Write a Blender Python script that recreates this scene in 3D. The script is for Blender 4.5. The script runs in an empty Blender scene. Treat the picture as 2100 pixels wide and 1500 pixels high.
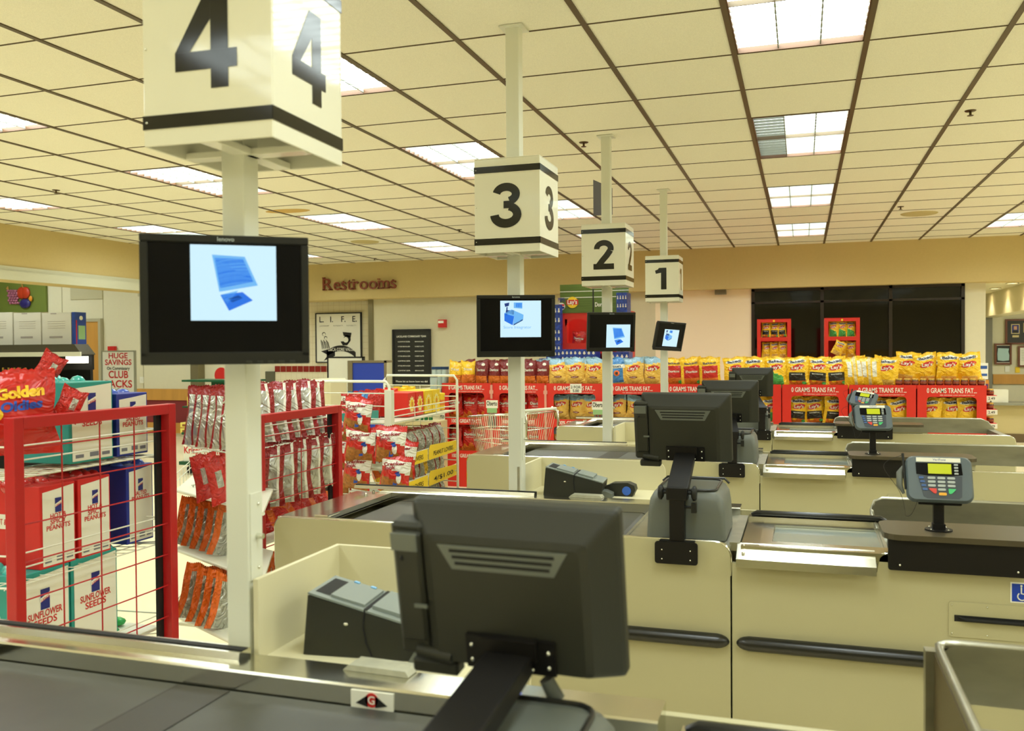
import bpy, math, random
from mathutils import Vector, Matrix
random.seed(7)
R = math.radians
CZ = 1.58                     # eye height
COL = bpy.context.scene.collection
scene = bpy.context.scene
# ------------------------------------------------------------------ camera
F = 1828.7
CR = Vector((0.95098, 0.30921, -0.00752)).normalized()
CF = Vector((-0.30936, 0.95078, -0.01769)).normalized()
CU = CR.cross(CF).normalized(); CR = CF.cross(CU).normalized()
cam = bpy.data.cameras.new('camera'); cam_o = bpy.data.objects.new('camera', cam); COL.objects.link(cam_o)
cam.sensor_width = 36.0; cam.sensor_fit = 'HORIZONTAL'; cam.lens = 36.0 * F / 2100.0
cam.clip_start = 0.05; cam.clip_end = 200
cam_o.matrix_world = Matrix(((CR.x, CU.x, -CF.x, 0), (CR.y, CU.y, -CF.y, 0), (CR.z, CU.z, -CF.z, CZ), (0, 0, 0, 1)))
cam.dof.use_dof = True; cam.dof.focus_distance = 5.0; cam.dof.aperture_fstop = 5.0
scene.camera = cam_o
# ------------------------------------------------------------------ view and world (night outside, only faint light)
scene.view_settings.view_transform = 'Standard'
scene.view_settings.look = 'None'
scene.view_settings.exposure = 0.0
scene.view_settings.gamma = 1.0
scene.view_settings.use_curve_mapping = False
world = bpy.data.worlds.new('night'); scene.world = world; world.use_nodes = True
world.node_tree.nodes['Background'].inputs[0].default_value = (0.02, 0.02, 0.025, 1)
world.node_tree.nodes['Background'].inputs[1].default_value = 0.3
LAMP = 14.6                    # brightness of the fluorescent troffers
LAMP_COL = (0.90, 1.0, 0.98)

def ray(u, v): return CF + CR * ((u - 1050) / F) + CU * ((750 - v) / F)
def atY(u, v, y): d = ray(u, v); p = d * (y / d.y); return Vector((p.x, y, p.z + CZ))
def atX(u, v, x): d = ray(u, v); p = d * (x / d.x); return Vector((x, p.y, p.z + CZ))
def atZ(u, v, z): d = ray(u, v); p = d * ((z - CZ) / d.z); return Vector((p.x, p.y, z))

# ------------------------------------------------------------------ materials
def lin(c):
    return tuple(((x / 255.0) / 12.92 if x / 255.0 <= 0.04045 else ((x / 255.0 + 0.055) / 1.055) ** 2.4) for x in c)
MATS = {}
def mat(name, rgb, rough=0.5, metal=0.0, spec=0.5, noise=None, bump=None, emit=None, coat=0.0, aniso=0.0, trans=0.0):
    if name in MATS: return MATS[name]
    m = bpy.data.materials.new(name); m.use_nodes = True; MATS[name] = m
    nt = m.node_tree; b = nt.nodes['Principled BSDF']; c = lin(rgb)
    b.inputs['Base Color'].default_value = (*c, 1)
    b.inputs['Roughness'].default_value = rough
    b.inputs['Metallic'].default_value = metal
    b.inputs['Specular IOR Level'].default_value = spec
    b.inputs['Coat Weight'].default_value = coat
    b.inputs['Coat Roughness'].default_value = 0.1
    if trans: b.inputs['Transmission Weight'].default_value = trans
    if emit:
        b.inputs['Emission Color'].default_value = (*lin(emit[0]), 1); b.inputs['Emission Strength'].default_value = emit[1]
    if noise or bump:
        tc = nt.nodes.new('ShaderNodeTexCoord')
    if noise:      # (scale, amount, stretch)
        mp = nt.nodes.new('ShaderNodeMapping'); mp.inputs['Scale'].default_value = noise[2] if len(noise) > 2 else (1, 1, 1)
        n = nt.nodes.new('ShaderNodeTexNoise'); n.inputs['Scale'].default_value = noise[0]; n.inputs['Detail'].default_value = 4
        r = nt.nodes.new('ShaderNodeMapRange'); r.inputs['To Min'].default_value = 1 - noise[1]; r.inputs['To Max'].default_value = 1 + noise[1]
        r.inputs['From Min'].default_value = 0.25; r.inputs['From Max'].default_value = 0.75
        mul = nt.nodes.new('ShaderNodeVectorMath'); mul.operation = 'SCALE'; mul.inputs[0].default_value = c
        nt.links.new(tc.outputs['Object'], mp.inputs[0]); nt.links.new(mp.outputs[0], n.inputs['Vector'])
        nt.links.new(n.outputs[0], r.inputs['Value']); nt.links.new(r.outputs[0], mul.inputs['Scale'])
        nt.links.new(mul.outputs[0], b.inputs['Base Color'])
    if bump:       # (scale, strength, distance)
        n2 = nt.nodes.new('ShaderNodeTexNoise'); n2.inputs['Scale'].default_value = bump[0]; n2.inputs['Detail'].default_value = 3
        bp = nt.nodes.new('ShaderNodeBump'); bp.inputs['Strength'].default_value = bump[1]; bp.inputs['Distance'].default_value = bump[2]
        nt.links.new(tc.outputs['Object'], n2.inputs['Vector']); nt.links.new(n2.outputs[0], bp.inputs['Height']); nt.links.new(bp.outputs[0], b.inputs['Normal'])
    return m

M_TILE = mat('acoustic tile', (243, 238, 216), 0.95, spec=0.1, noise=(260, 0.10), bump=(300, 0.5, 0.003))
M_TBAR = mat('dark bronze ceiling bar', (88, 72, 44), 0.5)
M_SOFF = mat('tan soffit paint', (208, 186, 128), 0.85, spec=0.2, noise=(30, 0.02))
M_WALL = mat('cream wall paint', (214, 206, 172), 0.8, spec=0.2, noise=(20, 0.015))
M_WALLW = mat('pale wall paint', (226, 220, 190), 0.8, spec=0.2, noise=(20, 0.015))
M_FLOOR = mat('speckled vinyl floor', (244, 230, 192), 0.35, spec=0.4, noise=(140, 0.06))
M_BEIGE = mat('beige laminate', (182, 175, 136), 0.45, spec=0.35, noise=(400, 0.02))
M_BEIGE2 = mat('beige painted steel', (222, 214, 176), 0.4, spec=0.4)
M_POLE = mat('cream painted steel pole', (226, 226, 208), 0.35, spec=0.4)
M_SIGN = mat('white acrylic', (232, 229, 208), 0.06, spec=0.4)
M_SBLK = mat('black vinyl lettering', (18, 17, 14), 0.1, spec=0.5)
M_STEEL = mat('brushed stainless steel', (216, 214, 200), 0.17, metal=1.0, noise=(60, 0.05, (1, 14, 14)))
M_STEELD = mat('worn stainless steel', (170, 168, 152), 0.36, metal=1.0, noise=(8, 0.12, (1, 3, 3)))
M_CHROME = mat('chrome', (225, 225, 215), 0.12, metal=1.0)
M_BELT = mat('black rubber belt', (62, 62, 56), 0.42, spec=0.4, noise=(14, 0.10), bump=(300, 0.2, 0.0006))
M_SLIT = mat('dark gap', (12, 12, 11), 0.7)
M_BUMP = mat('black rubber bumper', (24, 24, 22), 0.28, spec=0.6)
M_BLK = mat('black powder coated steel', (15, 12, 9), 0.5, spec=0.3)
M_BRN = mat('dark brown laminate', (74, 66, 48), 0.35, spec=0.5)
M_GRAY = mat('charcoal grey plastic', (42, 42, 33), 0.5, spec=0.4, bump=(900, 0.1, 0.0003))
M_GRAYL = mat('grey plastic lid', (132, 140, 134), 0.45)
M_GRAYM = mat('mid grey plastic', (100, 104, 96), 0.45)
M_BEZ = mat('black monitor plastic', (28, 28, 24), 0.45, spec=0.3)
M_SCR = mat('dark display glass', (6, 6, 9), 0.25, spec=0.15)
M_SCREW = mat('bright screw', (220, 220, 205), 0.25, metal=1.0)
M_WIREW = mat('white coated wire', (232, 232, 212), 0.35)
M_REDF = mat('red enamel frame', (186, 26, 30), 0.35, spec=0.5)
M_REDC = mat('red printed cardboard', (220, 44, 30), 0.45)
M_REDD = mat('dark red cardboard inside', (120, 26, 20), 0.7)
M_WHITE = mat('white print', (244, 242, 226), 0.5)
M_BLACKP = mat('black print', (24, 22, 20), 0.5)
M_WOOD = mat('honey oak', (206, 152, 72), 0.45, noise=(7, 0.12, (1, 1, 0.12)))
M_MARO = mat('maroon wall covering', (132, 40, 44), 0.6)
M_BLUE = mat('royal blue panel', (38, 66, 178), 0.5)
M_GREEN = mat('dark green steel', (16, 80, 50), 0.4)
M_PWHT = mat('white paper', (240, 238, 222), 0.6)
M_NAVY = mat('navy print', (34, 42, 128), 0.45)
M_TEAL = mat('teal print', (30, 150, 140), 0.45)
M_YEL = mat('yellow card', (246, 208, 40), 0.5)
M_REDP = mat('red print', (206, 38, 34), 0.45)
M_GLOW = mat('troffer diffuser', (250, 250, 240), 0.4)
# ------------------------------------------------------------------ mesh helpers
class MB:
    def __init__(s): s.v = []; s.f = []; s.m = []; s.sm = []
    def add(s, vs, fs, mi=0, smooth=False, T=None):
        n = len(s.v)
        for p in vs:
            p = Vector(p); s.v.append(T @ p if T else p)
        for f in fs: s.f.append([i + n for i in f]); s.m.append(mi); s.sm.append(smooth)
        return s
    def box(s, x0, x1, y0, y1, z0, z1, mi=0, T=None):
        vs = [(x0, y0, z0), (x1, y0, z0), (x1, y1, z0), (x0, y1, z0), (x0, y0, z1), (x1, y0, z1), (x1, y1, z1), (x0, y1, z1)]
        return s.add(vs, [(0, 3, 2, 1), (4, 5, 6, 7), (0, 1, 5, 4), (1, 2, 6, 5), (2, 3, 7, 6), (3, 0, 4, 7)], mi, False, T)
    def cbox(s, x0, x1, y0, y1, z0, z1, c, mi=0, T=None):
        # chamfered box
        vs = []; idx = {}
        for i, (sx, X) in enumerate(((-1, x0), (1, x1))):
            for j, (sy, Y) in enumerate(((-1, y0), (1, y1))):
                for k, (sz, Zz) in enumerate(((-1, z0), (1, z1))):
                    idx[i, j, k] = len(vs)
                    vs += [(X, Y - sy * c, Zz - sz * c), (X - sx * c, Y, Zz - sz * c), (X - sx * c, Y - sy * c, Zz)]
        g = lambda i, j, k, a: idx[i, j, k] + a
        fs = []
        for i in (0, 1): fs.append([g(i, 0, 0, 0), g(i, 1, 0, 0), g(i, 1, 1, 0), g(i, 0, 1, 0)])
        for j in (0, 1): fs.append([g(0, j, 0, 1), g(1, j, 0, 1), g(1, j, 1, 1), g(0, j, 1, 1)])
        for k in (0, 1): fs.append([g(0, 0, k, 2), g(1, 0, k, 2), g(1, 1, k, 2), g(0, 1, k, 2)])
        for j in (0, 1):
            for k in (0, 1): fs.append([g(0, j, k, 1), g(1, j, k, 1), g(1, j, k, 2), g(0, j, k, 2)])
        for i in (0, 1):
            for k in (0, 1): fs.append([g(i, 0, k, 0), g(i, 1, k, 0), g(i, 1, k, 2), g(i, 0, k, 2)])
        for i in (0, 1):
            for j in (0, 1): fs.append([g(i, j, 0, 0), g(i, j, 1, 0), g(i, j, 1, 1), g(i, j, 0, 1)])
        for i in (0, 1):
            for j in (0, 1):
                for k in (0, 1): fs.append([g(i, j, k, 0), g(i, j, k, 1), g(i, j, k, 2)])
        return s.add(vs, fs, mi, False, T)
    def prism(s, pts, a0, a1, axis='y', mi=0, T=None, smooth=False):
        # pts in the two other axes: axis y -> (x,z); axis x -> (y,z); axis z -> (x,y)
        def P(p, a):
            return (p[0], a, p[1]) if axis == 'y' else ((a, p[0], p[1]) if axis == 'x' else (p[0], p[1], a))
        n = len(pts); vs = [P(p, a0) for p in pts] + [P(p, a1) for p in pts]
        s.add(vs, [list(range(n)), list(range(2 * n - 1, n - 1, -1))], mi, False, T)
        s.add(vs, [[i, (i + 1) % n, n + (i + 1) % n, n + i] for i in range(n)], mi, smooth, T)
        return s
    def tube(s, pts, r, n=8, mi=0, T=None, closed=False):
        pts = [Vector(p) for p in pts]; rings = []; N = len(pts); up = None; vs = []
        for i, p in enumerate(pts):
            if closed: d = (pts[(i + 1) % N] - pts[i - 1])
            else: d = pts[min(i + 1, N - 1)] - pts[max(i - 1, 0)]
            d.normalize()
            if up is None or abs(up.dot(d)) > 0.95: up = Vector((0, 0, 1)) if abs(d.z) < 0.9 else Vector((1, 0, 0))
            a = d.cross(up).normalized(); b = a.cross(d).normalized(); up = b
            rr = r[i] if isinstance(r, (list, tuple)) else r
            for k in range(n):
                t = 2 * math.pi * (k + 0.5) / n; vs.append(p + a * (rr * math.cos(t)) + b * (rr * math.sin(t)))
        fs = []; L = N if closed else N - 1
        for i in range(L):
            for k in range(n):
                fs.append([i * n + k, i * n + (k + 1) % n, ((i + 1) % N) * n + (k + 1) % n, ((i + 1) % N) * n + k])
        s.add(vs, fs, mi, n > 4, T)
        if not closed: s.add(vs[:n] + vs[-n:], [list(range(n - 1, -1, -1)), list(range(n, 2 * n))], mi, False, T)
        return s
    def cyl(s, c, r, h, axis='z', n=16, mi=0, T=None, r2=None):
        c = Vector(c); ax = {'x': Vector((1, 0, 0)), 'y': Vector((0, 1, 0)), 'z': Vector((0, 0, 1))}[axis]
        return s.tube([c, c + ax * h], [r, r if r2 is None else r2], n, mi, T)
    def lathe(s, prof, c=(0, 0, 0), n=16, mi=0, T=None, smooth=True):
        vs = []; fs = []
        for r_, z in prof:
            for k in range(n):
                t = 2 * math.pi * k / n; vs.append((c[0] + r_ * math.cos(t), c[1] + r_ * math.sin(t), c[2] + z))
        for i in range(len(prof) - 1):
            for k in range(n): fs.append([i * n + k, i * n + (k + 1) % n, (i + 1) * n + (k + 1) % n, (i + 1) * n + k])
        s.add(vs, fs, mi, smooth, T)
        s.add(vs[:n] + vs[-n:], [list(range(n - 1, -1, -1)), list(range(n, 2 * n))], mi, False, T)
        return s
    def sphere(s, c, r, mi=0, n=12, m=8, T=None, sc=(1, 1, 1)):
        vs = []; fs = []
        for i in range(m + 1):
            a = math.pi * i / m
            for k in range(n):
                t = 2 * math.pi * k / n
                vs.append((c[0] + sc[0] * r * math.sin(a) * math.cos(t), c[1] + sc[1] * r * math.sin(a) * math.sin(t), c[2] + sc[2] * r * math.cos(a)))
        for i in range(m):
            for k in range(n): fs.append([i * n + k, (i + 1) * n + k, (i + 1) * n + (k + 1) % n, i * n + (k + 1) % n])
        return s.add(vs, fs, mi, True, T)
    def text(s, string, o, right, up, h, mi=0, bold=0.0, center=True, w=None, warp=None, depth=0.0):
        vs, fs, tw = TXT(string, bold)
        o = Vector(o); right = Vector(right).normalized(); up = Vector(up).normalized()
        kx = (w / tw) if w else h; off = -tw / 2 if center else 0
        nv = []
        for x, y in vs:
            q = o + right * ((x + off) * kx) + up * (y * h)
            nv.append(warp(q) if warp else q)
        if depth:
            nrm = right.cross(up); n = len(nv); back = nv; front = [q + nrm * depth for q in nv]
            s.add(front, fs, mi)
            ed = {}
            for f in fs:
                for a, b in zip(f, list(f[1:]) + [f[0]]): ed[(a, b)] = 1
            side = [[a, b, b + n, a + n] for (a, b) in ed if (b, a) not in ed]
            s.add(back + front, side, mi)
        else: s.add(nv, fs, mi)
        return s

_TX = {}
def TXT(string, bold=0.0):
    key = (string, bold)
    if key in _TX: return _TX[key]
    c = bpy.data.curves.new('t', 'FONT'); c.body = string; c.size = 1.4; c.offset = bold; c.resolution_u = 3; c.fill_mode = 'FRONT'
    o = bpy.data.objects.new('t', c); COL.objects.link(o)
    dg = bpy.context.evaluated_depsgraph_get(); dg.update()
    me = o.evaluated_get(dg).to_mesh()
    vs = [(v.co.x, v.co.y) for v in me.vertices]; fs = [list(p.vertices) for p in me.polygons]
    o.evaluated_get(dg).to_mesh_clear(); bpy.data.objects.remove(o); bpy.data.curves.remove(c)
    x0 = min([v[0] for v in vs] or [0]); x1 = max([v[0] for v in vs] or [1])
    vs = [(x - x0, y) for x, y in vs]
    _TX[key] = (vs, fs, x1 - x0); return _TX[key]

def obj(name, mb, mats, parent=None, loc=None, rot=None, bevel=0.0, data=None):
    if data is None:
        me = bpy.data.meshes.new(name); me.from_pydata([tuple(v) for v in mb.v], [], mb.f)
        for m in (mats if isinstance(mats, (list, tuple)) else [mats]): me.materials.append(m)
        me.polygons.foreach_set('material_index', mb.m); me.polygons.foreach_set('use_smooth', mb.sm)
        me.validate(); me.update()
    else: me = data
    o = bpy.data.objects.new(name, me); COL.objects.link(o)
    if parent: o.parent = parent
    if loc: o.location = loc
    if rot: o.rotation_euler = rot
    if bevel:
        b = o.modifiers.new('edge', 'BEVEL'); b.width = bevel; b.segments = 2; b.limit_method = 'ANGLE'; b.angle_limit = R(40)
    return o
def thing(name, label, cat, loc=(0, 0, 0), rotz=0.0, group=None):
    o = bpy.data.objects.new(name, None); o.empty_display_size = 0.05; COL.objects.link(o)
    o.location = loc; o.rotation_euler = (0, 0, rotz); o['label'] = label; o['category'] = cat
    if group: o['group'] = group
    return o
def tag(o, label, cat, group=None, kind=None):
    o['label'] = label; o['category'] = cat
    if group: o['group'] = group
    if kind: o['kind'] = kind
    return o
def struct(name, mb, mats, label=None, **k):
    o = obj(name, mb, mats, **k); o['kind'] = 'structure'
    if label: o['label'] = label; o['category'] = 'structure'
    return o
def rrect(x0, x1, z0, z1, r, n=4, corners=(1, 1, 1, 1)):
    # corners: bl, br, tr, tl
    pts = []
    for (cx, cz, a0, on) in ((x0 + r, z0 + r, 180, corners[0]), (x1 - r, z0 + r, 270, corners[1]), (x1 - r, z1 - r, 0, corners[2]), (x0 + r, z1 - r, 90, corners[3])):
        if on:
            for i in range(n + 1):
                a = R(a0 + 90 * i / n); pts.append((cx + r * math.cos(a), cz + r * math.sin(a)))
        else:
            pts.append((x0 if cx < (x0 + x1) / 2 else x1, z0 if cz < (z0 + z1) / 2 else z1))
    return pts
def ORD(i): return ['first', 'second', 'third', 'fourth', 'fifth', 'sixth', 'seventh', 'eighth', 'ninth', 'tenth', 'eleventh', 'twelfth', 'thirteenth', 'fourteenth', 'fifteenth', 'sixteenth'][i]
def copy_tree(o, parent=None):
    c = o.copy(); COL.objects.link(c)
    if parent: c.parent = parent
    for ch in list(o.children): copy_tree(ch, c)
    return c
# ------------------------------------------------------------------ room shell
CH = CZ + 1.456               # ceiling height
GX0, GY0, GX, GY = -0.3153, 4.5692, 0.6096, 0.6429
XL, XR, YB, YF = -8.5, 9.0, 13.23, -6.5
def gx(i): return GX0 + i * GX
def gy(j): return GY0 + j * GY
LIGHTS = [(i, j) for i in (-12, -8, -4, 0, 4, 8, 12) for j in (-14, -10, -6, -2, 2, 6, 10)]
cells = set()
for i, j in LIGHTS: cells |= {(i, j), (i, j + 1)}
m = MB()
for i in range(-14, 16):
    for j in range(-18, 14):
        if (i, j) in cells: continue
        x0, x1, y0, y1 = max(gx(i), XL), min(gx(i + 1), XR), max(gy(j), YF), min(gy(j + 1), YB)
        if x1 <= x0 or y1 <= y0: continue
        m.add([(x0, y0, CH), (x1, y0, CH), (x1, y1, CH), (x0, y1, CH)], [(0, 3, 2, 1)], 0)
struct('ceiling', m, [M_TILE])
m = MB()
for i in range(-13, 16): m.box(gx(i) - .013, gx(i) + .013, YF, YB, CH - .006, CH + .02)
struct('trim_1', m, [M_TBAR])
m = MB()
for j in range(-17, 14): m.box(XL, XR, gy(j) - .0035, gy(j) + .0035, CH - .004, CH + .02)
struct('trim_2', m, [M_TBAR])
m = MB(); m.box(XL - 12, XR + 3, YF, 20, -.05, 0); struct('floor', m, [M_FLOOR])
ZS = CZ + .858                # soffit lower edge
m = MB(); m.box(-7.05, 2.11, YB, YB + .35, ZS, CH + .1); m.box(2.11, XR, YB, YB + .35, ZS, CH + .1)
m.box(XL - .3, -7.05, YB, YB + .6, ZS, CH + .1)
struct('wall_back', m, [M_SOFF])
m = MB(); m.box(XL - .35, XL, YF, YB, CZ + .83, CH + .1)
struct('wall_left', m, [M_SOFF])
m = MB(); m.box(XR, XR + .1, YF, YB, 0, CH + .1); struct('wall_right', m, [M_WALL])
m = MB(); m.box(XL, XR, YF - .1, YF, 0, CH + .1); struct('wall_front', m, [M_WALL])
# cove band low on the left soffit
m = MB(); m.box(XL + .0, XL + .05, YF, YB, CZ + .83, CZ + .93); m.box(XL, XL + .02, YF, YB, CZ + .93, CZ + .985)
struct('trim_3', m, [mat('pale soffit moulding', (206, 204, 176), 0.6)])
# back wall under the soffit
m = MB(); m.box(-6.87, -2.10, YB + .22, YB + .35, 0, ZS); struct('wall_back_lower', m, [M_WALL])
m = MB(); m.box(-2.10, -0.70, YB + .22, YB + .35, 0, ZS); struct('wall_back_peach', m, [mat('peach cream wall with painted light', (250, 232, 200), .8, spec=.2)])  # peach tint; the stronger light on this stretch is painted in as brighter colour
m = MB(); m.box(2.10, 2.36, YB + .22, YB + .6, 0, ZS + .2); struct('wall_back_pier', m, [M_WALLW])
m = MB(); m.box(-6.885, -6.80, YB + .19, YB + .66, 0, ZS); struct('trim_4', m, [mat('brushed corner guard', (150, 142, 112), 0.35, metal=.8)])
# window: dark night glass in bronze mullions
M_MULL = mat('dark bronze mullion', (34, 24, 18), 0.35)
m = MB(); x0, x1, y = -0.70, 2.10, YB + .22
for x in (x0, 0.25, 1.15, x1 - .04): m.box(x, x + .045, y - .02, y + .06, .6, ZS)
m.box(x0, x1, y - .02, y + .06, ZS - .04, ZS); m.box(x0, x1, y - .02, y + .06, ZS - .22, ZS - .19); m.box(x0, x1, y - .02, y + .1, .0, .62)
w = struct('window_1', m, [M_MULL])
m = MB(); m.box(x0, x1, y + .02, y + .03, .6, ZS)
g = obj('window_pane', m, [mat('night window glass', (10, 8, 6), 0.05, spec=0.35)], parent=w)
# left hall beyond the opening: tall cream wall, wainscot, door
YW = 13.9
m = MB(); m.box(XL - 12, -6.87, YW, YW + .1, 0, CH + .6); struct('wall_hall', m, [M_WALLW])
m = MB(); m.box(XL - 12.1, XL - 12, YF, YW, 0, CH + .6); struct('wall_hall_side', m, [M_WALLW])
m = MB(); m.box(XL - 12, XL - .35, YF, YW, CH + .6, CH + .7); struct('ceiling_hall', m, [M_WALLW])
p = lambda u, v: atY(u, v, YW)
m = MB()
for u in (127, 211, 292): q = p(u, 600); m.box(q.x - .008, q.x + .008, YW - .004, YW, .9, CH + .6)
struct('trim_5', m, [mat('panel joint', (176, 168, 130), .7)])
m = MB()
for (u0, v0, u1, v1) in ((76, 560, 94, 612), (146, 560, 211, 613), (284, 595, 300, 608)):
    a, b = p(u0, v1), p(u1, v1); m.box(a.x, b.x, YW - .02, YW, b.z, b.z + .75)
struct('trim_6', m, [mat('acoustic wall panel', (196, 190, 156), .9)])
zr0, zr1 = p(350, 821).z, p(350, 798).z
m = MB(); m.box(XL - 12, -9.35, YW - .03, YW, zr0, zr1); struct('trim_7', m, [M_WOOD])
m = MB(); m.box(XL - 12, -9.35, YW - .012, YW, .26, zr0); struct('trim_8', m, [M_MARO])
m = MB(); m.box(XL - 12, -9.35, YW - .03, YW, .07, .26); struct('baseboard_hall', m, [M_WOOD])
# oak door with frame
d0, d1 = atY(-30, 660, YW), atY(206, 660, YW); dz = d1.z + .0
m = MB(); m.box(d0.x, d1.x, YW - .05, YW - .01, .01, dz); dr = struct('door_1', m, [M_WOOD])
m = MB(); m.box(d1.x, d1.x + .06, YW - .07, YW, 0, dz + .06); m.box(d0.x, d1.x, YW - .07, YW, dz, dz + .06)
obj('door_frame', m, [mat('grey door frame', (182, 176, 146), .5)], parent=dr)
m = MB(); m.box(d1.x - .55, d1.x - .1, YW - .1, YW - .05, 1.0, 1.05); obj('push_bar', m, [M_STEEL], parent=dr)
# tiled restroom corner
xt0, xt1 = p(566, 750).x, -6.87
M_TIL = bpy.data.materials.new('cream wall tile'); M_TIL.use_nodes = True
nt = M_TIL.node_tree; b = nt.nodes['Principled BSDF']; b.inputs['Roughness'].default_value = .3
br = nt.nodes.new('ShaderNodeTexBrick'); tc = nt.nodes.new('ShaderNodeTexCoord'); mp = nt.nodes.new('ShaderNodeMapping')
mp.inputs['Rotation'].default_value = (R(90), 0, 0)
br.offset = 0; br.inputs['Scale'].default_value = 1; br.inputs['Brick Width'].default_value = .108; br.inputs['Row Height'].default_value = .108; br.inputs['Mortar Size'].default_value = .003
br.inputs['Color1'].default_value = (*lin((232, 222, 190)), 1); br.inputs['Color2'].default_value = (*lin((230, 220, 186)), 1); br.inputs['Mortar'].default_value = (*lin((212, 196, 156)), 1)
nt.links.new(tc.outputs['Object'], mp.inputs[0]); nt.links.new(mp.outputs[0], br.inputs['Vector']); nt.links.new(br.outputs[0], b.inputs['Base Color'])
m = MB(); m.box(xt0, xt1, YW - .04, YW, 0, ZS + .1); struct('wall_tiled', m, [M_TIL])
za, zb = p(600, 763).z, p(600, 751).z
m = MB(); n = int((xt1 - xt0) / (zb - za + .012))
for k in range(n):
    x = xt0 + k * (zb - za + .012); m.box(x + .006, x + (zb - za) + .006, YW - .048, YW - .04, za, zb)
struct('trim_9', m, [mat('brick red tile', (140, 44, 34), .25)])
m = MB(); m.box(p(548, 780).x, p(567, 780).x, YW - .06, YW - .02, p(560, 830).z, p(560, 762).z); tag(obj('wall_panel', m, [mat('grey green metal', (112, 112, 92), .4, metal=.5)]), 'narrow dark grey metal panel on wall left of the tiled wall', 'panel')
m = MB(); m.box(p(405, 770).x, p(420, 770).x, YW - .2, YW, 0, CH); tag(obj('wall_column', m, [mat('dull steel channel', (140, 132, 104), .4, metal=.7)]), 'dull metal corner column beside the doughnut stand', 'column')
# right hall beyond the opening: far wall, beam with downlights, office counter
YR = 17.5
m = MB(); m.box(2.1, XR + 3, YR, YR + .1, 0, 3.2); struct('wall_far', m, [M_WALLW])
m = MB(); m.box(2.1, XR + 3, YB + .35, YR, ZS + .02, ZS + .1); struct('ceiling_far', m, [M_WALLW])
m = MB(); m.box(2.95, 3.25, YB + .35, YR, CZ + .50, ZS + .05); struct('trim_10', m, [M_WALL])
m = MB(); m.box(2.1, 2.36, YB + .6, YR, 0, ZS); struct('wall_far_left', m, [M_WALLW])
g0, g1 = atY(2020, 640, YR), atY(2034, 640, YR)
m = MB(); m.box(g0.x - .05, g1.x, YR - .06, YR, 0, CZ + .62); struct('trim_11', m, [mat('grey edge strip', (132, 130, 118), .5)])
m = MB(); m.box(2.7, XR, YR - .04, YR, 0, .12); struct('baseboard_far', m, [mat('brown vinyl base', (110, 90, 60), .6)])
# ceiling troffers
def troffer(i, j, label, group=None):
    x0, x1, y0, y1 = gx(i) + .014, gx(i + 1) - .014, gy(j) + .01, gy(j + 2) - .01
    t = thing('ceiling_light', label, 'ceiling light', ((x0 + x1) / 2, (y0 + y1) / 2, CH), 0, 'ceiling lights set in the tile grid')
    w, l = (x1 - x0) / 2, (y1 - y0) / 2
    m = MB()                                   # housing: four sides and a rim
    for a, b, c, d in ((-w, -w + .006, -l, l), (w - .006, w, -l, l), (-w, w, -l, -l + .006), (-w, w, l - .006, l)): m.box(a, b, c, d, -.004, .034)
    obj('housing', m, [mat('brown troffer rim', (96, 66, 40), .5)], t)
    m = MB(); m.add([(-w, -l, .024), (w, -l, .024), (w, l, .024), (-w, l, .024)], [(0, 3, 2, 1)])
    obj('diffuser', m, [M_LAMP], t)
    if (i, j) == (0, 2): m = MB(); m.box(-w + .006, -w + 2 * w / 3 - .004, -l + .006, l - .006, .0195, .0235); obj('dead_tube_lens', m, [M_DIM], t)
    m = MB()                                   # parabolic louvre blades
    for k in range(1, 3): x = -w + 2 * w * k / 3; m.box(x - .003, x + .003, -l, l, .002, .018)
    for k in range(1, 16): y = -l + 2 * l * k / 16; m.box(-w, w, y - .002, y + .002, .002, .018)
    obj('louvre', m, [M_LOUV], t)
    return t
M_LAMP = bpy.data.materials.new('fluorescent lamp glow'); M_LAMP.use_nodes = True
nt = M_LAMP.node_tree; nt.nodes.clear(); e = nt.nodes.new('ShaderNodeEmission'); o_ = nt.nodes.new('ShaderNodeOutputMaterial')
e.inputs[0].default_value = (*LAMP_COL, 1); e.inputs[1].default_value = LAMP; nt.links.new(e.outputs[0], o_.inputs[0])
M_LOUV = mat('aluminium louvre', (132, 136, 124), .45)
M_DIM = mat('dead tube lens', (214, 220, 216), .4, emit=((214, 224, 222), 2.6))
rowname = {-2: 'nearest', 2: 'second', 6: 'third', 10: 'farthest'}
colname = {-12: 'far left column', -8: 'column above the left pole', -4: 'column left of sign 3', 0: 'column right of the poles', 4: 'far right column', 8: 'column right of view', 12: 'last column right of view'}
for i, j in LIGHTS:
    r_ = rowname.get(j, 'row %s' % {-14: 'far behind', -10: 'behind', -6: 'above'}.get(j, '') + ' the camera')
    troffer(i, j, 'recessed ceiling light, %s in the %s' % (r_, colname[i]))
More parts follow.
